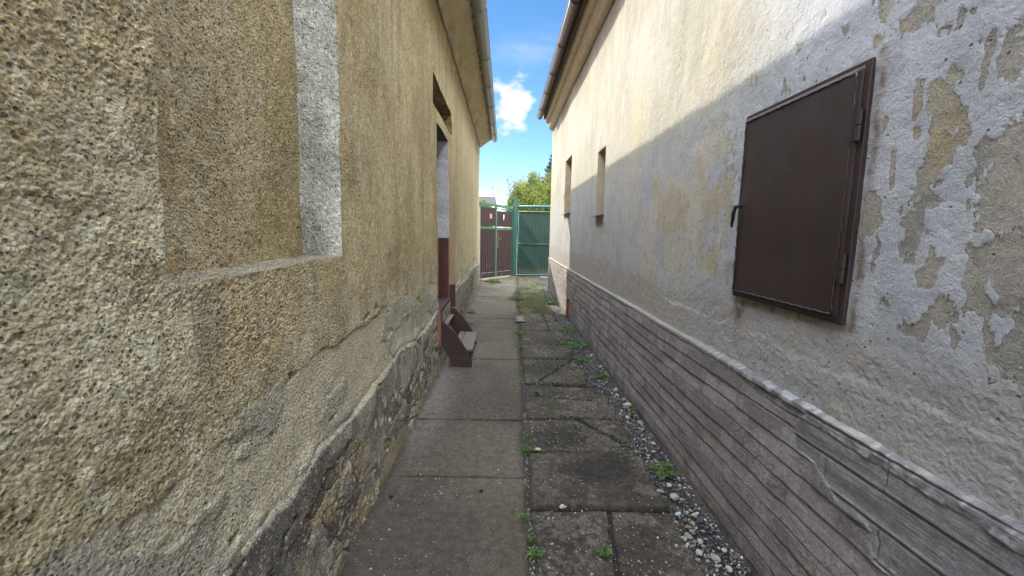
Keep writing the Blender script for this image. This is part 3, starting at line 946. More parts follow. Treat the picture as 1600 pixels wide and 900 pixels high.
# wall body behind the skin, eave cove, roof, gables
b = MB()
b.prism([(-1.06, -0.04), (-7.2, -0.04), (-7.2, 3.9), (-1.06, 3.9)], 'y', -4, 12.54)
b.box(-1.06, -3.99, -0.04, -0.80, 0.90, 3.88); b.box(-1.058, 2.10, -0.04, -0.80, 4.50, 3.88); b.box(-1.058, 6.2, -0.04, -0.80, 12.52, 3.88)
b.box(-1.057, 0.9, -0.04, -0.95, 2.1, 3.88); b.box(-1.057, 4.5, 3.15, -0.8, 6.2, 3.88)
b.box(-1.056, 0.9, -0.04, -0.80, 2.1, 1.3); b.box(-1.056, 0.9, 3.0, -0.80, 2.1, 3.88)
b.build('inner_wall', M_YELLOW, LH)
xs = np.linspace(0, 1, 26)
ya = axis(-4, 12.55, lambda y: 0.03 if y > 2 else 0.1)
prof = np.stack((lerp(-0.735, -0.405, xs), 3.815 + 0.235 * xs + 0.012 * np.sin(xs * pi)), -1)
prof = np.array(prof)
Y, I = np.meshgrid(ya, np.arange(len(xs)), indexing='ij')
P = np.stack((prof[I, 0], Y, prof[I, 1]), -1)
gg = grain(Y, xs[I] * 0.4, 55)
nn = fbm(Y * 3 + xs[I] * 2.5, xs[I] * 3.5 - Y * 1.5, 56, 4)
sk = np.sin((Y * 1.0 + xs[I] * 0.9) * 55 + 3 * vn(Y * 3, xs[I] * 2, 59))
P[..., 2] -= 0.0045 * (gg - 0.3) + 0.0022 * sk + 0.006 * nn
P[..., 2] += 0.02 * ss(0.04, 0.0, xs[I])     # groove at the wall
cc = lerp((0.40, 0.33, 0.20), (0.58, 0.50, 0.35), ss(-0.4, 0.5, nn + 0.2 * sk))
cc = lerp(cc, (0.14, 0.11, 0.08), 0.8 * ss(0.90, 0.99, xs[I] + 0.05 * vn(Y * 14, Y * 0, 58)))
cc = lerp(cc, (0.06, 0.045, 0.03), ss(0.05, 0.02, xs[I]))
np_mesh('eave_cove', P, quads(len(ya), len(xs), True), M_ROUGH, LH, None, cc)
b = MB().prism([(-0.735, 3.83), (-0.405, 4.056), (-0.405, 4.12), (-0.9, 4.12), (-0.9, 3.83)], 'y', -4, 12.56)
b.build('eave_board', M_YELLOW, LH)
tp = math.tan(radians(38))
b = MB().prism([(-0.355, 4.105), (-3.9, 4.105 + 3.545 * tp), (-7.45, 4.105), (-7.45, 4.165), (-3.9, 4.165 + 3.545 * tp), (-0.355, 4.165)], 'y', -4.2, 12.60)
roofL = b.build('roof', M_TILE, LH)
b = MB().prism([(-0.9, 3.905), (-6.9, 3.905), (-3.9, 4.09 + 3.0 * tp - 0.05)], 'y', -3.9, 12.53)
b.build('gable', M_YELLOW, LH)
MB().box(-3.3, 6, 6.2, -2.7, 6.6, 7.6).build('chimney', M_TILE, roofL)


def gutter(cx, cz, r, y0, y1, seams, mat, parent, side):
    """half-round open gutter with rolled rim; side=+1 rim faces +x"""
    b = MB()
    seg = 14
    v = []; ysn = [y0, y1]
    for yv in ysn:
        for rr in (r, r - 0.004):
            for k in range(seg + 1):
                a = pi + pi * k / seg
                v.append((cx + rr * cos(a), yv, cz + rr * sin(a)))
    n = seg + 1
    f = []
    for k in range(seg):
        f.append((k, k + 1, 2 * n + k + 1, 2 * n + k)); f.append((n + k, n + k + 1, 3 * n + k + 1, 3 * n + k))
        f.append((k, k + 1, n + k + 1, n + k)); f.append((2 * n + k, 2 * n + k + 1, 3 * n + k + 1, 3 * n + k))
    f += [(0, n, 3 * n, 2 * n), (n - 1, 2 * n - 1, 4 * n - 1, 3 * n - 1)]
    b.add(v, f)
    b.tube([(cx + side * r, y0, cz + 0.004), (cx + side * r, y1, cz + 0.004)], 0.009, 8)
    g = b.build('gutter', mat, parent, smooth=False)
    for p in g.data.polygons: p.use_smooth = len(p.vertices) == 4
    ec = MB().prism([(cx + (r - 0.001) * cos(pi + pi * k / seg), cz + (r - 0.001) * sin(pi + pi * k / seg)) for k in range(seg + 1)], 'y', y1 - 0.004, y1 + 0.003)
    ec.build('end_cap', mat, g)
    for sy_ in seams:
        bb = MB()
        pts = [(cx + (r + 0.004) * cos(pi + pi * k / 10), sy_, cz + (r + 0.004) * sin(pi + pi * k / 10)) for k in range(11)]
        bb.tube(pts, 0.0055, 6)
        bb.build('gutter_bracket', mat, g, smooth=True)
    return g


gutter(-0.328, 4.045, 0.074, -4, 12.50, [2.9, 4.1, 5.3, 6.7, 7.9, 9.1, 10.5, 11.6], M_GZINC, LH, 1)

# ================================================================== RIGHT HOUSE
RH = thing('house', (4.5, 4.0, 0.0), 'outbuilding with peeling white painted wall, brown hatch, slit windows and brown gutter', 'house')
RX = 1.19
W = [(8.07, 8.90, 1.885, 2.915), (5.34, 5.78, 1.745, 2.545)]


PEEL = [(1.23, 1.72, .046, .106), (1.21, 1.85, .045, .069), (1.27, 1.52, .028, .11), (1.42, 1.57, .028, .083), (1.13, 1.29, .058, .051), (1.23, 1.24, .052, .022),
        (1.05, 1.66, .075, .12), (1.02, 1.42, .072, .10), (1.06, 1.92, .034, .06), (1.31, 2.16, .061, .024), (1.44, 2.22, .037, .03), (1.16, 1.77, .025, .025),
        (1.25, 1.92, .019, .021), (1.20, 1.40, .033, .05), (2.60, 1.98, .20, .15), (2.76, 1.65, .33, .24), (3.25, 1.68, .40, .29), (2.52, 1.34, .10, .08), (3.05, 1.35, .23, .13),
        (1.335, 1.30, .016, .03), (1.40, 1.86, .012, .03), (0.95, 1.25, .07, .10), (0.93, 1.75, .09, .15), (0.85, 1.5, .12, .3), (0.9, 2.1, .06, .06), (1.30, 1.90, .012, .05), (1.36, 1.72, .012, .06),
        (2.35, 1.62, .035, .16), (2.30, 1.30, .02, .05), (1.95, 2.55, .05, .04), (2.3, 2.7, .05, .06), (1.75, 2.45, .02, .03)]


def right_surf(Y, Z):
    n1 = fbm(Y * 1.3, Z * 1.3, 201, 4); n2 = fbm(Y * 7, Z * 7, 202, 4); n3 = fbm(Y * 26, Z * 18, 203, 4)
    ns = fbm(Y * 9, Z * 2.2, 204, 5)                          # vertical streaks
    f = np.full(Y.shape, -1.0)
    for (a, b, ra, rb) in PEEL:
        d = np.sqrt(((Y - a) / ra) ** 2 + ((Z - b) / rb) ** 2)
        f = np.maximum(f, 1.0 - d)
    big = ss(2.0, 2.6, Y)
    f = np.where(f > -0.9, f - 0.10 * (1 - big), f)
    f = f * 0.50 + 0.85 * lerp(n3, ns + 0.4 * n3, 0.6 * big) * 0.62 + 0.28 * n2 * 0.6
    f = f + 0.045 - 0.045 * big + 0.34 * fbm(Y * 48, Z * 27, 209, 4, 0.65) + 0.12 * big * fbm(Y * 30, Z * 9, 210, 3)
    f = f - 0.25 * ss(2.35, 2.5, Z) * ss(4, 3, Y)
    # ragged sun side flakes far up the wall
    fl = fbm(Y * 5, Z * 2.0, 208, 5) - 0.36 - 0.3 * ss(2.9, 2.5, Z) - 0.3 * ss(3.6, 3.2, Y) - 0.1 * ss(4.5, 6, Y)
    f = np.maximum(f, np.where(Z > 2.2, fl, -1))
    sm = fbm(Y * 24, Z * 15, 214, 4) - 0.46 + 0.12 * fbm(Y * 2.5, Z * 2.5, 215, 2) - 0.5 * ss(1.35, 1.2, Z)
    f = np.maximum(f, np.where((Z < 2.3), sm, -1))
    f = np.maximum(f, -0.5)
    f = np.where(Z < 1.06, f - 0.5, f)
    # colour of paint
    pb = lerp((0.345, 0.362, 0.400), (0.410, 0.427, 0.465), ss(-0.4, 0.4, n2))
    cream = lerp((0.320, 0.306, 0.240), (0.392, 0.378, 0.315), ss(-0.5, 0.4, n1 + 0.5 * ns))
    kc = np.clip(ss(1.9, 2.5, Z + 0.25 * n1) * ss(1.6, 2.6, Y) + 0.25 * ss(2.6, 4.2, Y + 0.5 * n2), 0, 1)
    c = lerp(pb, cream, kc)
    c = lerp(c, (0.46, 0.40, 0.26), 0.45 * ss(0.12, 0.5, fbm(Y * 2.2, Z * 0.9, 211, 4)) * ss(2.2, 3.2, Y))
    c = lerp(c, (0.42, 0.415, 0.40), 0.55 * ss(0.0, 0.5, ns) * ss(2.6, 3.2, Y) * ss(2.5, 2.0, Z))
    low = ss(1.26, 1.10, Z + 0.10 * n1 + 0.05 * n3 - 0.08 * ss(1.6, 2.2, Y) * 0)
    c = lerp(c, (0.33, 0.305, 0.275), 0.75 * low * (0.6 + 0.4 * ss(-0.3, 0.2, n2)))
    # rust drips below and beside the hatch
    dr = np.exp(-((Y - 2.16) / 0.05) ** 2) * ss(1.2, 1.16, Z) * ss(0.98, 1.1, Z) + 0.8 * np.exp(-((Y - 1.83) / 0.4) ** 2) * ss(1.215, 1.19, Z) * ss(1.15, 1.18, Z)
    dr = dr + 0.8 * np.exp(-((Y - 1.435) / 0.018) ** 2) * (Z > 1.18) * (Z < 2.1)
    c = lerp(c, (0.14, 0.095, 0.06), np.clip(0.75 * dr * (0.6 + 0.8 * ss(-0.3, 0.3, n3)), 0, 0.9))
    u = lerp((0.25, 0.24, 0.215), (0.335, 0.315, 0.28), ss(-0.4, 0.4, n2))
    u = lerp(u, (0.46, 0.435, 0.375), 0.85 * big)
    u = lerp(u, (0.36, 0.29, 0.165), (0.55 - 0.1 * big) * ss(0.0, 0.35, fbm(Y * 5.1, Z * 4.2, 221, 3) + 0.18 * ss(1.2, 1.45, Y)) * ss(1.05, 1.2, Y))
    # relief
    lump = fbm(Y * 16, Z * 16, 230, 4, 0.6)
    x = RX - 0.008 * n1 - 0.004 * n2 * ss(4, 2, Y) - 0.002 * lump
    x -= 0.0012 * lump * low + 0.0017 * low * fbm(Y * 120, Z * 100, 231, 2, 0.7)
    x += 0.0018 * ss(-0.01, 0.01, f)
    # cracks: long near-vertical ones
    for (cy, za_, zb2, w_, sd) in [(4.62, 2.6, 4.1, 0.006, 1), (3.55, 2.9, 4.1, 0.006, 2), (2.95, 3.0, 3.9, 0.005, 3), (5.6, 2.4, 3.4, 0.006, 4), (2.35, 2.85, 3.6, 0.004, 5), (3.2, 2.4, 3.3, 0.0035, 6)]:
        cx = cy + 0.09 * vn(Z * 2.3, Z * 0, 240 + sd) + 0.035 * vn(Z * 11, Z * 0, 250 + sd)
        e = ss(w_, w_ * 0.3, np.abs(Y - cx)) * ss(za_ - 0.05, za_ + 0.05, Z) * ss(zb2 + 0.05, zb2 - 0.05, Z)
        x += 0.007 * e
        x -= 0.006 * ss(0.10, 0.0, cx - Y) * ss(0.0, 0.02, cx - Y) * ss(za_ - 0.05, za_ + 0.05, Z) * ss(zb2 + 0.05, zb2 - 0.05, Z)
    # shelf of old plaster above the plinth
    zs = 1.03 + 0.02 * vn(Y * 3, Y * 0, 260) + 0.01 * vn(Y * 17, Y * 0, 261)
    x -= 0.003 * ss(zs + 0.01, zs - 0.01, Z) * ss(5, 3, Y) * ss(-0.3, 0.1, fbm(Y * 4, Y * 0, 263, 2))
    wl = 0.858 + 0.008 * vn(Y * 8, Y * 0, 262)
    return x, c, u, f


rb = []
sy = [v for hh in W for v in hh[:2]]; sz = [v for hh in W for v in hh[2:]]
VV = []; QQ = []; CC = []; UU = []; FF = []; nn_ = 0
for (y0, y1, yst, z0, z1, zst) in [(-4, 0.72, lambda y: 0.06, 0.84, 4.42, lambda z: 0.05),
                                   (0.72, 2.4, lambda y: 0.0044, 0.84, 2.75, lambda z: 0.0044), (0.72, 2.4, lambda y: 0.02, 2.75, 4.42, lambda z: 0.02),
                                   (2.4, 4.6, lambda y: 0.0050 + 0.004 * (y - 2.4), 0.84, 4.42, lambda z: 0.0064),
                                   (4.6, 11.58, lambda y: 0.014 + 0.003 * (y - 4.6), 0.84, 4.42, lambda z: 0.011)]:
    ya = axis(y0, y1, yst, sy); za = axis(z0, z1, zst, sz)
    Y, Z = np.meshgrid(ya, za, indexing='ij')
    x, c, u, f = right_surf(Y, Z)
    fd = edge_fade(Y, Z, W, 0.02)
    x = RX * (1 - fd) + x * fd
    q = quads(len(ya), len(za), True)
    yc = ((ya[1:] + ya[:-1]) / 2)[:, None] + 0 * za[None, :-1]; zc = ((za[1:] + za[:-1]) / 2)[None, :] + 0 * ya[:-1, None]
    keep = np.ones(yc.shape, bool)
    for (a, b_, c0, e) in W: keep &= ~((yc > a) & (yc < b_) & (zc > c0) & (zc < e))
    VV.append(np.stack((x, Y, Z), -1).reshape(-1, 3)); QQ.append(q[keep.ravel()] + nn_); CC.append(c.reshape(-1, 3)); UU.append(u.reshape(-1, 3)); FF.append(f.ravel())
    nn_ += Y.size
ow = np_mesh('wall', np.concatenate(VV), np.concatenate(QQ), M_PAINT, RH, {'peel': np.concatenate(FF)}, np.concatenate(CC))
a_ = ow.data.attributes.new('Under', 'FLOAT_COLOR', 'POINT')
u4 = np.ones((nn_, 4), np.float32); u4[:, :3] = np.concatenate(UU)
a_.data.foreach_set('color', u4.ravel())

# plinth with plank pattern scratched in the render
RP = 1.160
def plinth_surf(Y, Z):
    n1 = fbm(Y * 1.5, Z * 2, 401, 3); n2 = fbm(Y * 9, Z * 9, 402, 4)
    zz = Z + 0.006 * vn(Y * 1.7, Z * 0, 404) + 0.003 * vn(Y * 8, Z * 5, 405)
    bare = (ss(0, 0.012, (1.60 + 0.03 * vn(Z * 12, Z * 0, 410)) - Y) * ss(0, 0.008, Z - (0.600 - 0.10 * ss(1.25, 1.21, Y) + 0.02 * vn(Y * 11, Y * 0, 411) - 0.18 * ss(1.05, 1.0, Y) + 0.06 * ss(1.35, 1.55, Y))))
    rh = 0.083
    row = np.floor(zz / rh); fr = zz / rh - row
    dz = np.minimum(fr, 1 - fr) * rh
    L = 0.33 + 0.25 * _h(row, row * 0, 421)
    yo = Y / L + _h(row, row * 0, 422) * 7 + 0.2 * _h(np.floor(Y / L), row, 424)
    cellv = np.floor(yo); fy = yo - cellv
    dy = np.minimum(fy, 1 - fy) * L
    has = _h(cellv, row, 423) > 0.10
    gj = ss(0.0055, 0.001, dz) ; gv = ss(0.0045, 0.001, dy + 0.003 * vn(Z * 60, Y * 9, 425)) * has
    cr = _h(cellv, row, 430)
    x = RP + (cr - 0.5) * 0.005 + 0.004 * (fr - 0.5) - 0.003 * n2 - 0.006 * n1
    x += 0.0030 * np.maximum(gj * (0.45 + 0.55 * ss(-0.4, 0.2, vn(Y * 5, row * 3.1, 427))), gv * 0.7)
    x -= 0.0022 * (1 - np.maximum(gj, gv)) * fbm(Y * 80, Z * 80, 428, 3, 0.7)
    # smooth bare boards: wider, rounded arris
    rh2 = 0.112
    zq = Z - 0.62 + 0.02 * (Y - 1.2)
    row2 = np.floor(zq / rh2); fr2 = zq / rh2 - row2
    dz2 = np.minimum(fr2, 1 - fr2) * rh2
    g2 = ss(0.006, 0.0015, dz2); lip2 = np.exp(-((fr2 * rh2 - 0.012) / 0.006) ** 2)
    v2 = ss(0.004, 0.001, np.abs(Y - (1.45 - 0.24 * (row2 % 2) - 0.13 * row2 * 0) + 0.006 * vn(Z * 30, Z * 0, 433)))
    x2 = RP + 0.0015 - 0.0008 * n2 + 0.006 * np.maximum(g2, v2 * (_h(row2, row2 * 0, 434) > 0.3)) - 0.0025 * lip2
    x = x * (1 - bare) + x2 * bare
    # crumbling white lip along the top
    zt = 0.808 + 0.012 * vn(Y * 4, Y * 0, 440) + 0.006 * fbm(Y * 22, Z * 22, 441, 3)
    top = ss(zt - 0.004, zt + 0.004, Z)
    crum = fbm(Y * 38, Z * 38, 442, 3)
    wht0 = ss(2.6, 1.7, Y)
    x = x - top * ((0.000 + 0.003 * wht0) + 0.004 * crum * wht0) + 0.038 * ss(0.852, 0.869, Z)
    c = lerp((0.155, 0.142, 0.146), (0.245, 0.226, 0.230), ss(-0.5, 0.5, n2 + (cr - 0.5)))
    c = lerp(c, (0.24, 0.215, 0.20), 0.5 * ss(0.0, 0.5, fbm(Y * 4, Z * 14, 443, 4)))
    c = lerp(c, lerp((0.105, 0.106, 0.110), (0.175, 0.177, 0.184), ss(-0.5, 0.5, fbm(Y * 3, Z * 25, 444, 4))), bare)
    c = lerp(c, (0.06, 0.055, 0.05), 0.28 * np.maximum(gj * (1 - bare), 0) + 0.2 * gv * (1 - bare))
    c = lerp(c, (0.12, 0.105, 0.085), 0.7 * ss(0.10, 0.0, Z + 0.04 * n2))
    wht = ss(2.9, 1.7, Y)
    ct = lerp((0.20, 0.19, 0.18), lerp((0.13, 0.13, 0.135), (0.27, 0.275, 0.29), ss(-0.15, 0.45, crum + 0.3 * n2)), wht * ss(-0.4, 0.1, n1 + n2 + 0.5))
    c = lerp(c, ct, top)
    c = c * (1.38 * (0.92 + 0.16 * fbm(Y * 60, Z * 60, 445, 2)))[..., None]
    c = np.minimum(c, 0.75)
    return x, c, np.clip(1 - bare + 0.0, 0, 1)


PP = []; R_ = []; k0 = 0
VV = []; QQ = []; CC = []; FF = []; nn_ = 0
for (y0, y1, yst, zst) in [(-4, 0.70, lambda y: 0.06, lambda z: 0.03), (0.70, 2.4, lambda y: 0.0046, lambda z: 0.0036), (2.4, 4.8, lambda y: 0.006 + 0.004 * (y - 2.4), lambda z: 0.0044), (4.8, 11.56, lambda y: 0.016 + 0.004 * (y - 4.8), lambda z: 0.006)]:
    ya = axis(y0, y1, yst); za = axis(-0.05, 0.870, zst)
    Y, Z = np.meshgrid(ya, za, indexing='ij')
    x, c, rgh_ = plinth_surf(Y, Z)
    VV.append(np.stack((x, Y, Z), -1).reshape(-1, 3)); QQ.append(quads(len(ya), len(za), True) + nn_); CC.append(c.reshape(-1, 3)); FF.append(rgh_.ravel()); nn_ += Y.size
np_mesh('plinth', np.concatenate(VV), np.concatenate(QQ), M_PLINTH, RH, {'rough': np.concatenate(FF)}, np.concatenate(CC))

b = MB()
b.box(1.45, -4, -0.04, 7.5, 11.56, 4.45); b.box(1.21, -4, -0.04, 1.449, 5.32, 4.45); b.box(1.21, 5.80, -0.04, 1.449, 8.05, 4.45); b.box(1.21, 8.92, -0.04, 1.449, 11.56, 4.45)
b.box(1.212, 5.3, -0.04, 1.448, 5.82, 1.74); b.box(1.212, 8.03, -0.04, 1.448, 8.94, 1.88)
b.box(1.212, 5.3, 2.551, 1.448, 5.82, 4.44); b.box(1.212, 8.03, 2.92, 1.448, 8.94, 4.44)
b.build('inner_wall', M_CORN, RH)
# end wall skin facing the gate
MB().box(1.188, 11.562, -0.04, 7.49, 11.60, 4.44).build('end_wall', M_CORN, RH)
t = NT('reveal_plaster'); c = var(t, (0.42, 0.355, 0.25), 0.15, 8)
M_REV = t.fin(c, 0.95, t.bump(t.noise(60, 4), 0.004))
for (a, b_, c0, e) in W:
    bb = MB(); DPW = 0.20
    bb.box(RX + 0.001, a - 0.02, c0 - 0.02, RX + DPW, a, e + 0.02); bb.box(RX + 0.001, b_, c0 - 0.02, RX + DPW, b_ + 0.02, e + 0.02)
    bb.box(RX + 0.001, a, e, RX + DPW, b_, e + 0.02); bb.box(RX + 0.001, a, c0 - 0.02, RX + DPW, b_, c0)
    wdw = bb.build('window', M_REV, RH)
    MB().box(RX + DPW - 0.03, a + 0.001, c0 + 0.001, RX + DPW - 0.015, b_ - 0.001, e - 0.001).build('pane', M_GLASS, wdw)
    fr_ = MB(); X0, X1 = RX + DPW - 0.05, RX + DPW - 0.01
    fr_.box(X0, a + 0.002, c0 + 0.002, X1, a + 0.05, e - 0.002); fr_.box(X0, b_ - 0.05, c0 + 0.002, X1, b_ - 0.002, e - 0.002)
    fr_.box(X0, a + 0.05, e - 0.05, X1, b_ - 0.05, e - 0.002); fr_.box(X0, a + 0.05, c0 + 0.002, X1, b_ - 0.05, c0 + 0.05)
    fr_.build('window_frame', M_DOORW, wdw, 0.003)
    s_ = MB(); s_.prism([(RX - 0.055, c0 - 0.022), (RX - 0.052, c0 - 0.012), (RX + 0.12, c0 + 0.012), (RX + 0.12, c0 + 0.004), (RX - 0.045, c0 - 0.024)], 'y', a - 0.025, b_ + 0.02)
    s_.build('sill', M_SILL, wdw)

# cornice
Yc0, Yc1 = -4, 11.60
b = MB().prism([(1.185, 4.105), (1.155, 4.108), (1.125, 4.125), (1.09, 4.165), (1.07, 4.21), (1.065, 4.265), (1.075, 4.275), (1.185, 4.275)], 'y', Yc0, Yc1)
cn = b.build('cornice', M_CORN, RH, 0.004)
b = MB().prism([(1.185, 4.278), (1.06, 4.278), (1.025, 4.285), (1.0, 4.31), (0.985, 4.35), (0.985, 4.43), (1.185, 4.43)], 'y', Yc0, Yc1 - 0.02)
b.build('upper_moulding', M_CORN, cn, 0.004)
MB().box(0.935, Yc0, 4.375, 0.975, Yc1 - 0.05, 4.50).build('fascia', M_FASCIA, RH)
tp = math.tan(radians(38))
b = MB().prism([(0.800, 4.455), (4.35, 4.455 + 3.55 * tp), (7.90, 4.455), (7.90, 4.515), (4.35, 4.515 + 3.55 * tp), (0.800, 4.515)], 'y', -4.2, 11.62)
b.build('roof', M_TILE, RH)
MB().prism([(1.19, 4.452), (7.5, 4.452), (4.35, 4.43 + 3.1 * tp)], 'y', -3.9, 11.58).build('gable', M_CORN, RH)
gutter(0.835, 4.405, 0.072, -4, 11.42, [2.4, 3.5, 4.6, 5.8, 7.1, 8.3, 9.4, 10.6], M_GBROWN, RH, -1)

# metal hatch
HY0, HY1, HZ0, HZ1 = 1.463, 2.200, 1.200, 2.080
b = MB()
b.box(1.174, HY0, HZ0, 1.205, HY0 + 0.035, HZ1); b.box(1.174, HY1 - 0.028, HZ0, 1.205, HY1, HZ1)
b.box(1.174, HY0 + 0.035, HZ0, 1.205, HY1 - 0.028, HZ0 + 0.03); b.box(1.174, HY0 + 0.035, HZ1 - 0.03, 1.205, HY1 - 0.028, HZ1)
b.box(1.178, HY0 + 0.03, HZ0 + 0.028, 1.200, HY1 - 0.026, HZ1 - 0.028)
hatch = b.build('metal_hatch', M_HATCH, RH, 0.002)
SY0, SY1, SZ0, SZ1 = HY0 + 0.026, HY1 - 0.004, HZ0 + 0.012, HZ1 - 0.014
ya = np.linspace(SY0, SY1, 90); za = np.linspace(SZ0, SZ1, 100)
Y, Z = np.meshgrid(ya, za, indexing='ij')
X = 1.1665 - 0.004 * fbm(Y * 2.5, Z * 2.2, 501, 3) - 0.006 * np.exp(-(((Y - 2.12) / 0.10) ** 2 + ((Z - 1.62) / 0.12) ** 2)) + 0.003 * np.exp(-(((Y - 1.9) / 0.15) ** 2 + ((Z - 1.4) / 0.10) ** 2))
e = np.minimum(np.minimum(Y - SY0, SY1 - Y), np.minimum(Z - SZ0, SZ1 - Z))
X = np.where(e < 1e-6, 1.176, X)
np_mesh('sheet', np.stack((X, Y, Z), -1), quads(90, 100, True), M_HATCH, hatch)
b = MB()                                   # folded rim of the sheet, hammered wavy
def wav(y, z, k): return 1.1640 - 0.0018 * float(vn(np.array(y * 30.), np.array(z * 30.), k))
i_ = 0.018
for (p, q_) in (((SY0 + i_, SZ0 + i_), (SY1 - i_, SZ0 + i_)), ((SY1 - i_, SZ0 + i_), (SY1 - i_, SZ1 - i_)), ((SY1 - i_, SZ1 - i_), (SY0 + i_, SZ1 - i_)), ((SY0 + i_, SZ1 - i_), (SY0 + i_, SZ0 + i_))):
    pts = []
    for k in range(41):
        tt = k / 40; y = p[0] + (q_[0] - p[0]) * tt; z = p[1] + (q_[1] - p[1]) * tt
        dz_ = 0.0035 if (k % 5 == 0) else 0.0
        pts.append((wav(y, z, 9), y + (0.003 * sin(k * 2.2) if p[0] == q_[0] else 0), z + (0.002 * sin(k * 1.9) if p[1] == q_[1] else 0)))
    b.tube(pts, [0.0032 if k % 5 else 0.0050 for k in range(41)], 6)
b.build('folded_rim', M_HATCH, hatch, smooth=True)
for zc_ in (1.872, 1.395):
    b = MB(); b.tube([(1.166, HY0 + 0.016, zc_ - 0.050), (1.166, HY0 + 0.016, zc_ - 0.001)], 0.0085, 12); b.tube([(1.166, HY0 + 0.016, zc_ + 0.002), (1.166, HY0 + 0.016, zc_ + 0.050)], 0.0085, 12)
    b.box(1.1635, HY0 + 0.024, zc_ - 0.045, 1.168, HY0 + 0.052, zc_ + 0.045)
    b.build('hinge', M_HATCH, hatch, smooth=False)
b = MB(); b.tube([(1.168, SY1 - 0.030, 1.650), (1.148, SY1 - 0.030, 1.650), (1.143, SY1 - 0.022, 1.648), (1.142, SY1 - 0.006, 1.615), (1.144, SY1 + 0.006, 1.545)], [0.008, 0.009, 0.011, 0.009, 0.006], 10)
b.build('handle', M_BLACK, hatch, smooth=True)

# ================================================================== STEPS at the door
ST = thing('wooden_steps', (-0.55, 5.2, 0.0), 'dark brown wooden doorstep with two slanted side boards and grey tread', 'steps')
def stringer(y):
    b = MB()
    b.prism([(-0.700, 0.50), (-0.655, 0.50), (-0.535, 0.385), (-0.385, 0.155), (-0.355, 0.015), (-0.555, 0.015), (-0.620, 0.13), (-0.700, 0.27)], 'x', 0, 1)
    v = [(p[1], p[0] * 0, p[2]) for p in b.v]
    b.v = [(p[1], y + 0.028 * p[0], p[2]) for p in b.v]
    return b.build('side_board', M_STEPW, ST, 0.003)
stringer(4.735); stringer(5.665)
MB().box(-0.585, 4.722, 0.0, -0.345, 4.734, 0.095).build('foot_cleat', M_STEPW, ST, 0.003)
b = MB(); b.box(-0.500, 4.768, 0.165, -0.345, 5.640, 0.190)
b.build('tread', M_TREAD, ST, 0.004)
b = MB(); b.box(-0.345, 4.70, 0.16, -0.322, 4.764, 0.19)
MB().box(-0.575, 4.766, 0.165, -0.506, 5.662, 0.190).build('tread', M_TREAD, ST, 0.004)
MB().box(-0.712, 4.766, 0.40, -0.655, 5.662, 0.42).build('tread', M_TREAD, ST, 0.004)
MB().box(-0.718, 4.715, 0.22, -0.690, 4.733, 0.66).build('upright', M_DOORL, ST, 0.003)
MB().box(-0.690, 4.712, 0.22, -0.676, 4.7325, 0.655).build('upright', M_DOORW, ST, 0.002)

# ================================================================== GREEN / BROWN GATE
def local_frame(p0, p1):
    d = Vector((p1[0] - p0[0], p1[1] - p0[1], 0)); L = d.length; d.normalize()
    n = Vector((d.y, -d.x, 0))
    return Matrix(((d.x, n.x, 0, p0[0]), (d.y, n.y, 0, p0[1]), (0, 0, 1, 0), (0, 0, 0, 1))), L


GF, GL = local_frame((-0.83, 13.66), (0.282, 15.16))
G = thing('gate', (-0.3, 14.4, 0.0), 'gate of dark brown boards in a light green frame with two leaves', 'gate')
# local x along gate, local y toward the camera, z up
def topz(x): return 2.44 - 0.085 * x / GL
xc0, xc1 = 0.845, 0.910
b = MB()
b.box(0.0, -0.03, 0.0, 0.06, 0.035, 2.43); b.box(GL - 0.10, -0.03, 0.0, GL, 0.035, 2.38)
for (z0, z1, y0, y1) in ((0.0, 0.065, -0.03, 0.045),):
    b.prism([(0, topz(0) - 0.085), (GL, topz(GL) - 0.085), (GL, topz(GL)), (0, topz(0))], 'y', -0.032, 0.045)
b.prism([(0.06, topz(0) - 0.150), (GL - 0.1, topz(GL) - 0.150), (GL - 0.1, topz(GL) - 0.115), (0.06, topz(0) - 0.115)], 'y', -0.01, 0.02)
b.box(xc0, -0.028, 0.03, xc1, 0.034, topz(xc0) - 0.086)
b.box(0.06, -0.02, 1.60, xc0, 0.028, 1.665); b.box(xc1, -0.02, 1.59, GL - 0.10, 0.028, 1.655)
for x in (0.12, 0.60, 0.72): b.box(x, -0.008, 1.655, x + 0.014, 0.012, 1.74)
for x in (1.03, 1.35, 1.47): b.box(x, -0.008, 1.645, x + 0.014, 0.012, 1.73)
for x in (0.12, 0.60, 0.72): b.box(x, -0.008, topz(0) - 0.28, x + 0.014, 0.012, topz(0) - 0.166)
for x in (1.03, 1.35, 1.47): b.box(x, -0.008, topz(GL) - 0.26, x + 0.014, 0.012, topz(GL) - 0.166)
b.build('gate_frame', M_LGREEN, G, 0.004, xf=GF)
def boards(x0, x1, z0, z1, nb, name='board_panel'):
    b = MB(); wdt = (x1 - x0) / nb
    for i in range(nb):
        a = x0 + i * wdt
        b.prism([(a + 0.002, 0.0), (a + 0.002, 0.010), (a + 0.012, 0.020), (a + wdt - 0.012, 0.020), (a + wdt - 0.002, 0.010), (a + wdt - 0.002, 0.0)], 'z', z0 + 0.004 * ((i * 7) % 3), z1)
    b.box(x0, -0.012, z0 + 0.01, x1, -0.0005, z1)
    return b.build(name, M_GATEW, G, 0, xf=GF)
boards(0.06, xc0, 0.20, 1.598, 8); boards(xc1, GL - 0.10, 0.20, 1.588, 8)
boards(0.07, xc0 - 0.01, 1.685, topz(0) - 0.175, 1); boards(xc1 + 0.01, GL - 0.11, 1.675, topz(GL) - 0.165, 1)
for (a, b2) in ((0.06, xc0), (xc1, GL - 0.10)):
    MB().box(a, -0.01, 0.03, b2, 0.028, 0.195).build('kick_board', M_GATEW, G, 0.004, xf=GF)
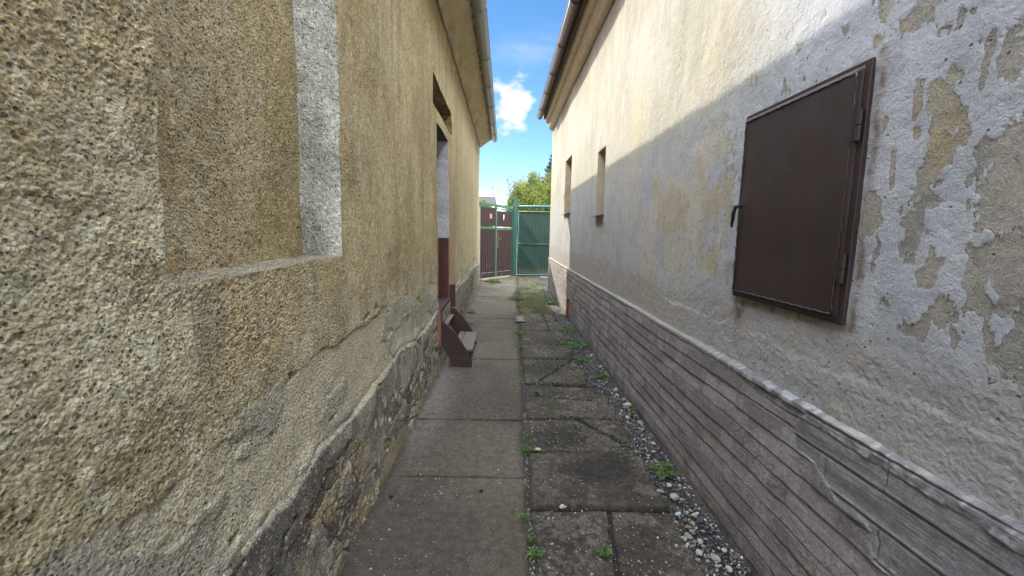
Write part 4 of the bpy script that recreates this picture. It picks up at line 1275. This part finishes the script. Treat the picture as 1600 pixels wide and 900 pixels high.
# plates
MB().box(0.52, 0.021, 1.92, 0.645, 0.030, 2.10).build('number_plate', M_REDPL, G, 0.002, xf=GF)
np_ = [c for c in G.children if c.name.startswith('number_plate')][0]
b = MB(); b.box(0.545, 0.0305, 1.94, 0.558, 0.033, 2.06); b.box(0.585, 0.0305, 1.94, 0.625, 0.033, 1.955); b.box(0.585, 0.0305, 2.045, 0.625, 0.033, 2.06); b.box(0.585, 0.0305, 1.99, 0.625, 0.033, 2.003); b.box(0.612, 0.0305, 1.955, 0.625, 0.033, 2.045)
b.build('plate_marking', M_WPLATE, np_, xf=GF)
def oval(cx, cz, rx, rz, y0, y1): return MB().prism([(cx + rx * cos(2 * pi * k / 24), cz + rz * sin(2 * pi * k / 24)) for k in range(24)], 'y', y0, y1)
ovp = oval(1.26, 1.99, 0.075, 0.13, 0.021, 0.030).build('oval_plate', M_BLACK, G, xf=GF)
b = oval(1.275, 2.02, 0.030, 0.075, 0.0305, 0.034); b.prism([(1.25, 1.90), (1.285, 1.90), (1.285, 1.99), (1.265, 1.99)], 'y', 0.0305, 0.0335)
b.build('plate_marking', M_WPLATE, ovp, xf=GF)
b = MB(); b.box(0.955, 0.022, 1.00, 0.995, 0.030, 1.50); b.box(0.945, 0.022, 1.00, 1.0, 0.028, 1.02)
b.tube([(0.975, 0.03, 1.28), (0.975, 0.075, 1.28), (1.09, 0.075, 1.285)], 0.010, 8); b.tube([(0.975, 0.028, 1.12), (0.975, 0.036, 1.12)], 0.014, 8)
b.build('handle', M_BRASS, G, 0.002, xf=GF)

GW = MB(); GW.box(0, -0.12, -0.04, 2.0, 0.12, 2.25)  # unseen wall, added to keep sun off the ground by the gate
GWF, _gl = local_frame((-2.05, 12.02), (-0.845, 13.64))
gw = GW.build('wall', M_YELLOW, None, 0.01, xf=GWF); tag(gw, 'unseen yard wall from brown gate to house corner, added to block the sun', 'wall')

# ================================================================== TEAL GATE
TG = thing('gate', (1.6, 15.1, 0.0), 'teal sheet metal gate with a mid rail and round top bar beside a square post', 'gate')
b = MB(); b.box(0.285, 15.06, -0.02, 0.42, 15.17, 2.66); b.box(0.275, 15.05, 2.66, 0.43, 15.18, 2.672)
b.build('post', M_TEAL, TG, 0.004)
MB().box(3.55, 15.06, -0.02, 3.68, 15.17, 2.66).build('post', M_TEAL, TG, 0.004)
b = MB(); b.tube([(0.42, 15.10, 2.375), (3.56, 15.10, 2.43)], 0.042, 12)
b.build('top_bar', M_TEAL, TG, smooth=True)
b = MB()
b.tube([(0.455, 15.09, 0.08), (0.455, 15.09, 2.22)], 0.022, 8); b.tube([(3.5, 15.09, 0.08), (3.5, 15.09, 2.22)], 0.022, 8)
b.tube([(0.455, 15.09, 2.205), (3.5, 15.09, 2.225)], 0.022, 8); b.tube([(0.455, 15.085, 1.10), (3.5, 15.085, 1.12)], 0.020, 8)
b.tube([(0.455, 15.09, 0.085), (3.5, 15.09, 0.095)], 0.028, 8)
b.build('gate_frame', M_TEAL, TG, smooth=True)
b = MB(); b.box(0.42, 15.07, 0.0, 3.56, 15.13, 0.045)
b.build('ground_rail', M_BLACK, TG)
for (z0, z1) in ((0.10, 1.09), (1.13, 2.19)):
    ya = np.linspace(0.46, 3.49, 600); za = np.linspace(z0, z1, 40)
    X, Z = np.meshgrid(ya, za, indexing='ij')
    ph = (X - 0.46) / 0.115; fr = ph - np.floor(ph)
    rib = 0.005 * ss(0.0, 0.12, fr) * ss(0.55, 0.43, fr)
    mid = (z0 + z1) / 2
    uu = ((X - 0.46) % 1.52) / 1.52
    vv = (Z - z0) / (z1 - z0)
    dia = 0.010 * np.abs(np.abs(uu - 0.5) * 2 - vv)
    Yv = 15.115 - rib * 0.6 - 0.045 * np.clip(0.35 - np.abs(np.abs(uu - 0.5) * 2 - vv), 0, 1)
    np_mesh('sheet_panel', np.stack((X, Yv, Z), -1), quads(600, 40, True), M_TSHEET, TG, smooth=True)

# ================================================================== small things on the ground
o = thing('inspection_cover', (0.29, 7.45, 0.0), 'small square pale cover with dark frame set in the paving', 'cover')
M_COV = simple('mossy_cover', (0.20, 0.18, 0.09), 0.9, 0.3, 30, 90, 0.003)
b = MB(); b.box(0.205, 7.16, -0.02, 0.235, 7.74, 0.022); b.box(0.345, 7.16, -0.02, 0.375, 7.74, 0.022); b.box(0.235, 7.16, -0.02, 0.345, 7.20, 0.022); b.box(0.235, 7.70, -0.02, 0.345, 7.74, 0.022)
b.build('frame', M_BLACK, o, 0.003)
MB().box(0.237, 7.202, -0.02, 0.343, 7.698, 0.016).build('lid', M_COV, o, 0.003)

rp = MB().prism([(1.105, 0.0), (1.150, 0.0), (1.152, 0.36), (1.118, 0.37)], 'y', 7.60, 7.66).build('metal_plate', M_RUST, bevel=0.004, origin=(1.13, 7.63, 0))
tag(rp, 'narrow rusty red metal plate leaning on the far end of the grey plinth', 'metal plate')


def icos(sub=1):
    import bmesh
    bm = bmesh.new(); bmesh.ops.create_icosphere(bm, subdivisions=sub, radius=1.0)
    v = np.array([p.co[:] for p in bm.verts]); f = np.array([[q.index for q in ff.verts] for ff in bm.faces]); bm.free()
    return v, f


IV, IF = icos(1); IV2, IF2 = icos(3)


def stone_variant(seed):
    r = np.random.RandomState(seed)
    v = IV2.copy()
    for k in range(9):                                       # chop facets
        n = r.normal(size=3); n /= np.linalg.norm(n); d = 0.55 + 0.3 * r.rand()
        s_ = v @ n; v = v - np.outer(np.maximum(s_ - d, 0), n)
    v = v * np.array([1.0, 0.6 + 0.3 * r.rand(), 0.45 + 0.25 * r.rand()])
    return v


def in_gravel(n, r, ymin=1.3, ymax=7.5):
    out = []
    while len(out) < n:
        y = ymin + (ymax - ymin) * r.rand() ** 1.6
        x = xend(y) - 0.03 + (1.165 - xend(y) + 0.02) * r.rand()
        out.append((float(x), float(y)))
    return out


SCOL = np.array([(0.42, 0.41, 0.38), (0.50, 0.49, 0.46), (0.30, 0.29, 0.27), (0.20, 0.20, 0.20), (0.36, 0.33, 0.27), (0.10, 0.10, 0.105), (0.07, 0.07, 0.075), (0.12, 0.12, 0.12), (0.25, 0.13, 0.07)])
SP_ = np.array([0.075, 0.04, 0.08, 0.12, 0.06, 0.20, 0.22, 0.19, 0.012])


def pebbles(pos, sizes, name, colp=SP_, seed=3, zoff=0.0, label=None, cat=None):
    r = np.random.RandomState(seed)
    V = []; Fq = []; Cq = []
    for i, ((x, y, z), s_) in enumerate(zip(pos, sizes)):
        v = IV * (1 + 0.25 * r.normal(size=(len(IV), 1)))
        v = v * np.array([1, 0.55 + 0.4 * r.rand(), 0.4 + 0.3 * r.rand()]) * s_
        a = r.rand() * 6.28; ca, sa = cos(a), sin(a)
        v = v @ np.array([[ca, sa, 0], [-sa, ca, 0], [0, 0, 1]]) + (x, y, z + zoff)
        Fq.append(IF + i * len(IV)); V.append(v)
        c = SCOL[r.choice(len(SCOL), p=colp / colp.sum())] * (0.8 + 0.4 * r.rand())
        Cq.append(np.tile(c, (len(IV), 1)))
    o = np_mesh(name, np.concatenate(V), np.concatenate(Fq), M_STONE, None, None, np.concatenate(Cq), smooth=False)
    return tag(o, label, cat, kind='stuff')


r = np.random.RandomState(5)
pos = [(x, y, -0.022) for x, y in in_gravel(6500, r)]
sz = [0.0025 + 0.009 * r.rand() ** 2.6 for _ in pos]
pebbles(pos, sz, 'gravel', label='grey and white gravel along the foot of the right plinth', cat='gravel')
pos = []; sz = []
for k in range(5200):
    y = 1.5 + 6.5 * r.rand() ** 1.5; rr_ = r.rand()
    if rr_ < 0.26 and vn(np.array(y * 3.0), np.array(0.0), 88) > -0.2: x = float(xj(y)) - 0.006 + r.normal() * 0.011; z = -0.012
    elif rr_ < 0.9: x = float(xj(y)) + 0.03 + (float(xend(y)) - float(xj(y)) - 0.05) * r.rand(); z = 0.000
    else: x = -0.68 + 0.8 * r.rand(); z = 0.000
    pos.append((x, y, z)); sz.append(0.0014 + 0.0065 * r.rand() ** 4)
lightp = np.array([0.16, 0.07, 0.22, 0.20, 0.16, 0.04, 0.03, 0.10, 0.02])
pebbles(pos, sz, 'grit', lightp, 8, label='small pale grit scattered on the paving and in its joints', cat='grit')

# larger stones, each a thing
variants = []
PALE = [(0.44, 0.43, 0.38), (0.50, 0.49, 0.45), (0.34, 0.33, 0.30), (0.28, 0.28, 0.27)]
def stone_mesh(k, col):
    v = stone_variant(40 + k)
    me_o = np_mesh('stone', v, IF2, M_STONE, None, None, np.tile(np.array(col), (len(v), 1)), smooth=False)
    return me_o
protos = []
SPOTS = [(1.009, 2.342, .030), (1.026, 2.466, .020), (0.95, 2.40, .024), (1.045, 2.33, .013), (0.922, 2.002, .018), (0.971, 2.19, .020), (1.02, 1.867, .026), (0.949, 2.012, .022), (0.958, 1.90, .020),
         (1.06, 2.19, .017), (1.02, 2.12, .017), (0.99, 2.06, .015), (1.00, 1.98, .018), (1.105, 2.999, .022), (1.06, 3.06, .020), (1.115, 4.812, .036), (1.11, 3.691, .042), (1.085, 3.50, .028), (1.12, 3.35, .026),
         (1.10, 3.22, .024), (1.045, 3.45, .020), (1.07, 2.88, .018), (1.03, 2.92, .015), (0.935, 1.86, .014), (1.05, 1.80, .020), (1.09, 1.92, .016), (1.11, 4.1, .026), (1.06, 4.3, .020), (1.10, 5.3, .024), (1.05, 4.0, .016), (0.97, 2.27, .012),
         (1.13, 3.85, .024), (1.09, 3.95, .02)]
for i, (x, y, s_) in enumerate(SPOTS):
    k = i % 8
    if i < 8:
        ob = stone_mesh(k, PALE[k % 4]); protos.append(ob)
    else:
        ob = protos[k].copy(); COL.objects.link(ob)
    ob.location = (x, y, -0.020 + s_ * 0.32); ob.scale = (s_, s_, s_); ob.rotation_euler = (0.2 * sin(i * 3.1), 0.2 * cos(i * 1.7), i * 1.37)
    lab = {16: 'largest pale stone against the plinth foot, beyond the upright dandelion sprout', 15: 'lone pale round stone in the gravel among the far weed patches',
           0: 'biggest pale stone of the heap just in front of the dark green ground ivy', 1: 'smaller pale stone lying right behind the biggest one by the ground ivy'}.get(i, 'pale rough stone lying in the dark gravel strip beside the plinth')
    tag(ob, lab, 'stone', 'pale stones in the gravel strip')
bs = stone_mesh(20, (0.36, 0.18, 0.08)); bs.name = 'stone'; bs.location = (0.975, 2.075, -0.006); bs.scale = (0.017,) * 3
tag(bs, 'small orange brown stone among the pale ones in the gravel strip', 'stone')
bs = stone_mesh(21, (0.50, 0.43, 0.33)); bs.location = (0.345, 2.222, 0.006); bs.scale = (0.024, 0.024, 0.016); bs.rotation_euler = (0, 0, 0.1)
tag(bs, 'flat cream pebble lying in the joint before the dark stained slab', 'stone')
bs = stone_mesh(22, (0.50, 0.44, 0.33)); bs.location = (0.25, 2.86, 0.004); bs.scale = (0.024, 0.024, 0.016)
tag(bs, 'cream pebble at the corner of the slab next to the long joint', 'stone')
for (x, y) in ((-0.62, 2.30), (-0.115, 2.36)):
    pc = stone_mesh(23, (0.012, 0.010, 0.009)); pc.name = 'clod'; pc.location = (x, y, 0.009); pc.scale = (0.013,) * 3
    tag(pc, 'small black clod on the concrete path near the ' + ('left wall' if x < -0.3 else 'middle of the slab'), 'clod')
b = MB(); pts = [(-0.50 + 0.10 * (k / 12), 2.22 + 0.16 * (k / 12) ** 2 - 0.03 * sin(k), 0.007) for k in range(13)]
tw = MB().tube(pts, 0.0018, 5).build('twig', M_BARK, smooth=True, origin=(-0.45, 2.28, 0)); tag(tw, 'thin curved dry twig lying on the concrete path', 'twig')


# weeds --------------------------------------------------------------
def leaf_quads(centers, sizes, dirs_n, rnd, shape='leaf'):
    """one 6-gon-ish folded leaf = 2 quads per leaf"""
    n = len(centers); centers = np.asarray(centers); sizes = np.asarray(sizes)[:, None]
    r = np.random.RandomState(int(n) % 9973)
    up = np.asarray(dirs_n); up = up / np.linalg.norm(up, axis=1, keepdims=True)
    t_ = r.normal(size=(n, 3)); t_ -= (t_ * up).sum(1, keepdims=True) * up; t_ /= np.linalg.norm(t_, axis=1, keepdims=True)
    s_ = np.cross(up, t_)
    a = centers - t_ * sizes; c = centers + t_ * sizes
    b_ = centers + s_ * sizes * 0.45 + up * sizes * 0.12; d = centers - s_ * sizes * 0.45 + up * sizes * 0.12
    V = np.stack((a, b_, c, d), 1).reshape(-1, 3)
    Fq = np.arange(4 * n).reshape(n, 4)
    return V, Fq, np.repeat(rnd, 4)


def weed(name, x, y, rad, n, h, ls, label, cat, seed, mat=M_WEED, parent=None, z0=0.0, group=None):
    r = np.random.RandomState(seed)
    a = r.rand(n) * 6.283; rr = rad * np.sqrt(r.rand(n)) * (0.6 + 0.5 * np.sin(a * 2 + seed) ** 2)
    c = np.stack((x + rr * np.cos(a), y + rr * np.sin(a), z0 + h * (0.15 + 0.85 * r.rand(n)) * (1 - 0.6 * rr / rad)), 1)
    nrm = np.stack((0.6 * np.cos(a) * r.rand(n), 0.6 * np.sin(a) * r.rand(n), np.ones(n)), 1) + 0.35 * r.normal(size=(n, 3))
    V, Fq, rn = leaf_quads(c, ls * (0.6 + 0.8 * r.rand(n)), nrm, r.rand(n))
    # stems
    k = min(n, 40); V2 = []; 
    base = len(V)
    st = []
    for i in range(k):
        p = c[i]; q_ = np.array([x + (p[0] - x) * 0.3, y + (p[1] - y) * 0.3, z0 - 0.02]); wv = np.array([0.0012, 0.0, 0])
        st += [q_ - wv, q_ + wv, p + wv * 0.6, p - wv * 0.6]
    V = np.concatenate((V, np.array(st))); Fq = np.concatenate((Fq, base + np.arange(4 * k).reshape(k, 4))); rn = np.concatenate((rn, np.zeros(4 * k)))
    o = np_mesh(name, V - np.array((x, y, 0)), Fq, mat, None, {'rnd': rn}, smooth=False)
    o.location = (x, y, 0)
    return tag(o, label, cat, group)


weed('weed', 0.165, 2.84, 0.065, 110, 0.05, 0.010, 'bright green weed with several leafy shoots in the long joint, largest of the near ones', 'weed', 1)
weed('weed', 0.13, 2.12, 0.05, 36, 0.035, 0.009, 'thin weed spreading from the long joint over the concrete path', 'weed', 2)
weed('weed', 0.158, 1.97, 0.035, 28, 0.03, 0.008, 'tiny weed in the long joint just beyond the lowest weed', 'weed', 3)
weed('weed', 0.165, 1.86, 0.05, 60, 0.045, 0.009, 'weed in the long joint nearest the bottom of the picture', 'weed', 4)
weed('weed', 0.493, 1.872, 0.035, 60, 0.045, 0.009, 'small bright green tuft in the crack between two front slabs', 'weed', 5)
weed('weed', 1.045, 2.60, 0.10, 220, 0.05, 0.012, 'spreading dark green ground ivy on the gravel against the plinth', 'weed', 6)
weed('weed', 1.088, 3.47, 0.03, 16, 0.09, 0.022, 'upright broad leafed dandelion sprout between pale stones by the plinth', 'weed', 7)
weed('weed', 0.62, 3.41, 0.045, 30, 0.03, 0.009, 'low weed at the top of the diagonal crack', 'weed', 8)
weed('weed', 0.47, 3.44, 0.035, 30, 0.035, 0.010, 'light green sprout in the joint behind the dark cracked slab', 'weed', 9)
weed('weed', 0.33, 3.96, 0.05, 40, 0.04, 0.011, 'weed growing on the narrow mossy slab', 'weed', 10)
weed('weed', 0.86, 2.93, 0.05, 40, 0.012, 0.006, 'flat mossy weed at the corner of the broken slab', 'weed', 11)
weed('weed', 0.98, 5.75, 0.20, 420, 0.05, 0.016, 'wide patch of low weeds along the gravel before the plinth', 'weed', 12)
weed('weed', 0.95, 5.05, 0.12, 160, 0.04, 0.013, 'loose patch of weeds between slab edge and pale round stone', 'weed', 13)
weed('weed', 0.62, 5.16, 0.22, 130, 0.02, 0.010, 'thin line of weeds in the cross joint behind the black slab', 'weed', 14)
weed('weed', 0.225, 4.55, 0.07, 50, 0.03, 0.011, 'small weed in the long joint near the narrow mossy slab', 'weed', 15)
weed('weed', 0.235, 5.6, 0.10, 90, 0.03, 0.012, 'weeds in the long joint level with the wooden steps', 'weed', 16)
weed('weed', 0.26, 6.4, 0.12, 150, 0.04, 0.014, 'weeds in the long joint just before the inspection cover', 'weed', 17)
weed('weed', 0.25, 9.7, 0.22, 340, 0.10, 0.022, 'lush green weed clump by the moss beyond the cover', 'weed', 18)
weed('weed', -0.60, 7.95, 0.10, 120, 0.07, 0.017, 'weed at the foot of the stone plinth beyond the steps', 'weed', 19)
weed('weed', -0.55, 6.95, 0.14, 60, 0.02, 0.014, 'flat weeds on the concrete beside the far step board', 'weed', 20)
weed('weed', 1.07, 4.45, 0.09, 110, 0.04, 0.012, 'weed patch on the gravel beside the slab behind the narrow mossy slab', 'weed', 23)
weed('weed', 1.03, 6.6, 0.16, 220, 0.05, 0.015, 'low weed patch at the plinth just before the rusty plate', 'weed', 24)
weed('weed', 0.70, 8.6, 0.22, 200, 0.04, 0.014, 'low green weeds on the moss just beyond the inspection cover', 'weed', 25)
weed('weed', 0.55, 11.6, 0.25, 220, 0.05, 0.02, 'weeds in the middle of the far paving before the teal gate', 'weed', 26)
weed('weed', 0.95, 12.6, 0.2, 160, 0.06, 0.02, 'weeds at the foot of the teal gate by the right corner', 'weed', 27)
weed('weed', -0.33, 13.0, 0.26, 360, 0.12, 0.03, 'dandelion leaves before the brown gate', 'weed', 21)
weed('weed', 1.00, 9.3, 0.22, 240, 0.06, 0.02, 'weeds along the sunlit foot of the right plinth', 'weed', 22)
for (x, y, sd) in ((-0.60, 12.65, 1), (-0.20, 13.75, 2)):
    fl = thing('flower', (x, y, 0), 'yellow dandelion ' + ('flower at the left wall corner' if sd == 1 else 'flower at the foot of the middle stile'), 'flower')
    MB().tube([(x, y, -0.01), (x + 0.01, y, 0.09)], 0.004, 5).build('stem', M_WEED, fl)
    MB().prism([(x + 0.01 + 0.032 * cos(2 * pi * k / 14) * (1 if k % 2 else 0.8), y + 0.032 * sin(2 * pi * k / 14) * (1 if k % 2 else 0.8)) for k in range(14)], 'z', 0.088, 0.105).build('petals', M_FLOWER, fl)

# moss carpet further up, and moss in joints (uncountable)
r = np.random.RandomState(77)
C_ = []; Sz = []
for k in range(42000):
    y = 7.6 + 4.8 * r.rand() ** 1.2; x = 0.24 + 0.85 * r.rand()
    f_ = 0.55 * math.exp(-((x - 0.55) / 0.45) ** 2) * (1 if 8.0 < y < 10.8 else 0.4)
    C_.append((x, y)); Sz.append(f_)
C_ = np.array(C_); nz_ = fbm(C_[:, 0] * 6, C_[:, 1] * 1.8, 24, 5)
kp = (np.array(Sz) + 0.8 * nz_ + 0.15 * r.normal(size=len(C_))) > 0.28
C_ = C_[kp]
ex = []
for k in range(22000):
    y = 2.2 + 12 * r.rand() ** 1.2; 
    which = r.rand()
    if which < 0.55: ex.append((float(xj(y)) + r.normal() * (0.012 + 0.004 * y), y))
    else:
        j = JR[r.randint(5, 18)]; ex.append((0.25 + 0.7 * r.rand(), j + r.normal() * 0.022))
ex = np.array(ex); ke = fbm(ex[:, 0] * 4, ex[:, 1] * 3, 66, 4) > 0.0
C_ = np.concatenate((C_, ex[ke]))
zf = 0.002 + 0.010 * r.rand(len(C_))
nr = np.stack((0.6 * r.normal(size=len(C_)), 0.6 * r.normal(size=len(C_)), np.ones(len(C_))), 1)
V, Fq, rn = leaf_quads(np.stack((C_[:, 0], C_[:, 1], zf), 1), 0.003 + 0.006 * r.rand(len(C_)) * np.clip(C_[:, 1] / 9, 0.3, 1), nr, r.rand(len(C_)))
o = np_mesh('moss', V, Fq, M_MOSS, None, {'rnd': rn}, smooth=False)
tag(o, 'yellow green moss carpet on the far paving and in its joints', 'moss', kind='stuff')

# ================================================================== BEYOND THE GATE
TH = thing('thuja_shrub', (1.75, 21.5, 0.0), 'dense yellow green conifer shrub with rounded top behind the teal gate', 'shrub')
r = np.random.RandomState(9)
n = 120000
# clumps on an ovoid, sprays upward
cl = 700
th_ = r.rand(cl) * 6.283; ph_ = np.arccos(1 - 1.9 * r.rand(cl))
cc_ = np.stack((1.55 * np.sin(ph_) * np.cos(th_), 1.5 * np.sin(ph_) * np.sin(th_), 2.55 + 1.42 * np.cos(ph_) * (1 + 0.08 * r.normal(size=cl))), 1)
cc_ *= (0.55 + 0.47 * np.sqrt(r.rand(cl)))[:, None] * np.array([1, 1, 1])
cc_[:, 2] += 0.12
idx = r.randint(0, cl, n)
off = r.normal(size=(n, 3)) * np.array([0.085, 0.085, 0.17])
pc_ = cc_[idx] + off
pc_ = pc_[(pc_[:, 2] > 0.1)]
n = len(pc_); idx = idx[:n]
nr = np.stack((r.normal(size=n), r.normal(size=n), 0.4 * r.normal(size=n)), 1)
rn_c = np.clip(0.5 + 0.28 * r.normal(size=cl) , 0, 1)
V, Fq, rn = leaf_quads(pc_ + np.array((1.75, 21.5, 0)), 0.028 + 0.036 * r.rand(n), nr, np.clip(rn_c[idx] * 0.85 * (0.7 + 0.6 * r.rand(n)), 0, 0.84) + 0.16 * (r.rand(n) > 0.985))
# stretch the sprays upward
np_mesh('crown', V, Fq, M_THUJA, TH, {'rnd': rn}, smooth=False)
b = MB(); b.tube([(1.75, 21.5, -0.05), (1.76, 21.5, 1.2), (1.75, 21.5, 3.4)], [0.12, 0.10, 0.03], 8)
for k in range(14):
    a = k * 2.4; b.tube([(1.75, 21.5, 0.5 + 0.16 * k), (1.75 + 0.5 * cos(a), 21.5 + 0.5 * sin(a), 0.9 + 0.18 * k), (1.75 + 0.95 * cos(a), 21.5 + 0.95 * sin(a), 1.4 + 0.19 * k)], [0.035, 0.025, 0.008], 5)
b.build('trunk', M_BARK, TH, smooth=True)

# bare reddish shrub behind it
TB = thing('bare_shrub', (1.0, 24.0, 0.0), 'thin bare twiggy shrub with dark reddish leaves rising behind the conifer shrub', 'shrub')
r = np.random.RandomState(19)
b = MB(); lf = []
for k in range(46):
    a = r.rand() * 6.28; sp_ = 0.5 + 1.1 * r.rand(); h_ = 3.3 + 1.75 * r.rand() - 0.55 * (sp_ - 0.5)
    p0 = Vector((1.35 + 0.15 * cos(a), 24 + 0.15 * sin(a), 0)); p2 = Vector((1.25 + sp_ * cos(a), 24 + sp_ * sin(a), h_))
    p1 = (p0 + p2) / 2 + Vector((0.2 * r.normal(), 0.2 * r.normal(), 0.5))
    b.tube([p0, p1, p2], [0.02, 0.013, 0.005], 5, False)
    for q_ in range(8):
        s0 = p1.lerp(p2, 0.2 + 0.75 * r.rand()); s1 = s0 + Vector((0.32 * r.normal(), 0.32 * r.normal(), 0.22 + 0.25 * r.rand()))
        b.tube([s0, s1], [0.007, 0.003], 4, False)
        for z in range(5): lf.append(tuple(s0.lerp(s1, 0.3 + 0.7 * r.rand()) + Vector((0.03 * r.normal(), 0.03 * r.normal(), 0.03 * r.normal()))))
b.build('branches', M_BARK, TB)
lf = np.array(lf)
V, Fq, rn = leaf_quads(lf, 0.025 + 0.03 * r.rand(len(lf)), r.normal(size=(len(lf), 3)), r.rand(len(lf)))
np_mesh('leaves', V, Fq, M_TWIGLEAF, TB, {'rnd': rn}, smooth=False)

# spruce
SX, SY_, SH = 3.30, 30.0, 7.15
SPR = thing('spruce_tree', (SX, SY_, 0), 'dark spruce tree with upswept branches beside the right house corner', 'tree')
b = MB(); b.tube([(SX, SY_, -0.05), (SX, SY_, SH * 0.6), (SX, SY_, SH + 0.1)], [0.17, 0.09, 0.012], 8)
r = np.random.RandomState(29); nl = []; nd = []
z = 1.2
while z < SH - 0.1:
    Lb = 0.12 + (SH - z) * 0.34
    for k in range(9 if z < SH - 1.2 else 6):
        a = r.rand() * 6.28; L_ = Lb * (0.75 + 0.4 * r.rand())
        p0 = Vector((SX, SY_, z)); p1 = p0 + Vector((cos(a) * L_ * 0.55, sin(a) * L_ * 0.55, 0.02 * L_)); p2 = p0 + Vector((cos(a) * L_, sin(a) * L_, 0.32 * L_))
        b.tube([p0, p1, p2], [0.02, 0.013, 0.005], 4, False)
        m_ = int(20 + 90 * L_)
        for q_ in range(m_):
            t_ = r.rand() ** 0.7; s0 = p0.lerp(p1, t_ * 2) if t_ < 0.5 else p1.lerp(p2, t_ * 2 - 1)
            w_ = 0.16 * L_ * (1.1 - t_) + 0.05
            nl.append(tuple(s0 + Vector((r.normal() * w_ * abs(sin(a)) + 0.02 * r.normal(), r.normal() * w_ * abs(cos(a)) + 0.02 * r.normal(), 0.045 * r.normal() - 0.02))))
            nd.append((r.normal(), r.normal(), 1.2 * r.normal()))
    z += 0.19 + 0.08 * r.rand()
b.build('trunk', M_BARK, SPR, smooth=True)
nl = np.array(nl); nd = np.array(nd)
V, Fq, rn = leaf_quads(nl, 0.035 + 0.05 * r.rand(len(nl)), nd, r.rand(len(nl)))
np_mesh('crown', V, Fq, M_SPRUCE, SPR, {'rnd': rn}, smooth=False)

# far house and shrub in front of it
FH = thing('house', (-5.0, 62.0, 0), 'far white rendered house with dark grey roof beyond the brown gate', 'house')
M_FW = simple('far_white', (0.75, 0.75, 0.74), 0.9, 0.03)
M_FR = simple('far_roof', (0.10, 0.09, 0.10), 0.8, 0.2, 2)
MB().prism([(-9, 0), (-0.3, 0), (-0.3, 5.4), (-2.9, 7.15), (-9, 6.9)], 'y', 60, 66).build('wall', M_FW, FH)
fr2 = MB().prism([(-8.5, 5.1), (-1.15, 5.1), (-1.35, 6.15), (-8.5, 6.25)], 'y', 58.6, 59.9).build('roof', M_FR, FH)
MB().box(-8.4, 58.7, 0, -1.25, 59.9, 5.09).build('porch_wall', M_FW, FH)
b = MB(); b.tube([(-1.75, 60.5, 6.3), (-1.75, 60.5, 7.6)], 0.03, 5); b.tube([(-2.4, 60.5, 7.5), (-1.6, 60.5, 7.5)], 0.02, 5)
for k in range(5): b.tube([(-2.3 + 0.16 * k, 60.2, 7.5), (-2.3 + 0.16 * k, 60.8, 7.5)], 0.012, 4)
b.build('antenna', M_BLACK, FH)
for x in (-6.5, -4.2):
    w_ = MB().box(x, 58.66, 2.4, x + 1.1, 58.72, 3.7).build('window', M_GLASS, FH)
    MB().box(x - 0.08, 58.62, 2.32, x + 1.18, 58.67, 2.40).build('sill', M_FW, w_)
FS = thing('shrub', (-1.55, 34, 0), 'light green leafy shrub showing over the brown gate before the far house', 'shrub')
r = np.random.RandomState(39); n = 7000
p = r.normal(size=(n, 3)); p /= np.linalg.norm(p, axis=1, keepdims=True); p *= (0.6 + 0.45 * r.rand(n))[:, None]
p = p * np.array((0.75, 0.8, 1.35)) * (1 + 0.2 * fbm(p[:, 0] * 3, p[:, 1] * 3 + p[:, 2] * 2, 4, 3))[:, None] + np.array((-1.6, 34, 2.55))
V, Fq, rn = leaf_quads(p, 0.05 + 0.05 * r.rand(n), r.normal(size=(n, 3)), r.rand(n) * 0.85)
np_mesh('crown', V, Fq, M_THUJA, FS, {'rnd': rn}, smooth=False)
MB().tube([(-1.6, 34, -0.05), (-1.6, 34, 2.6)], [0.05, 0.02], 6).build('trunk', M_BARK, FS)

scene.render.film_transparent = False
scene.cycles.max_bounces = 8
scene.cycles.diffuse_bounces = 6
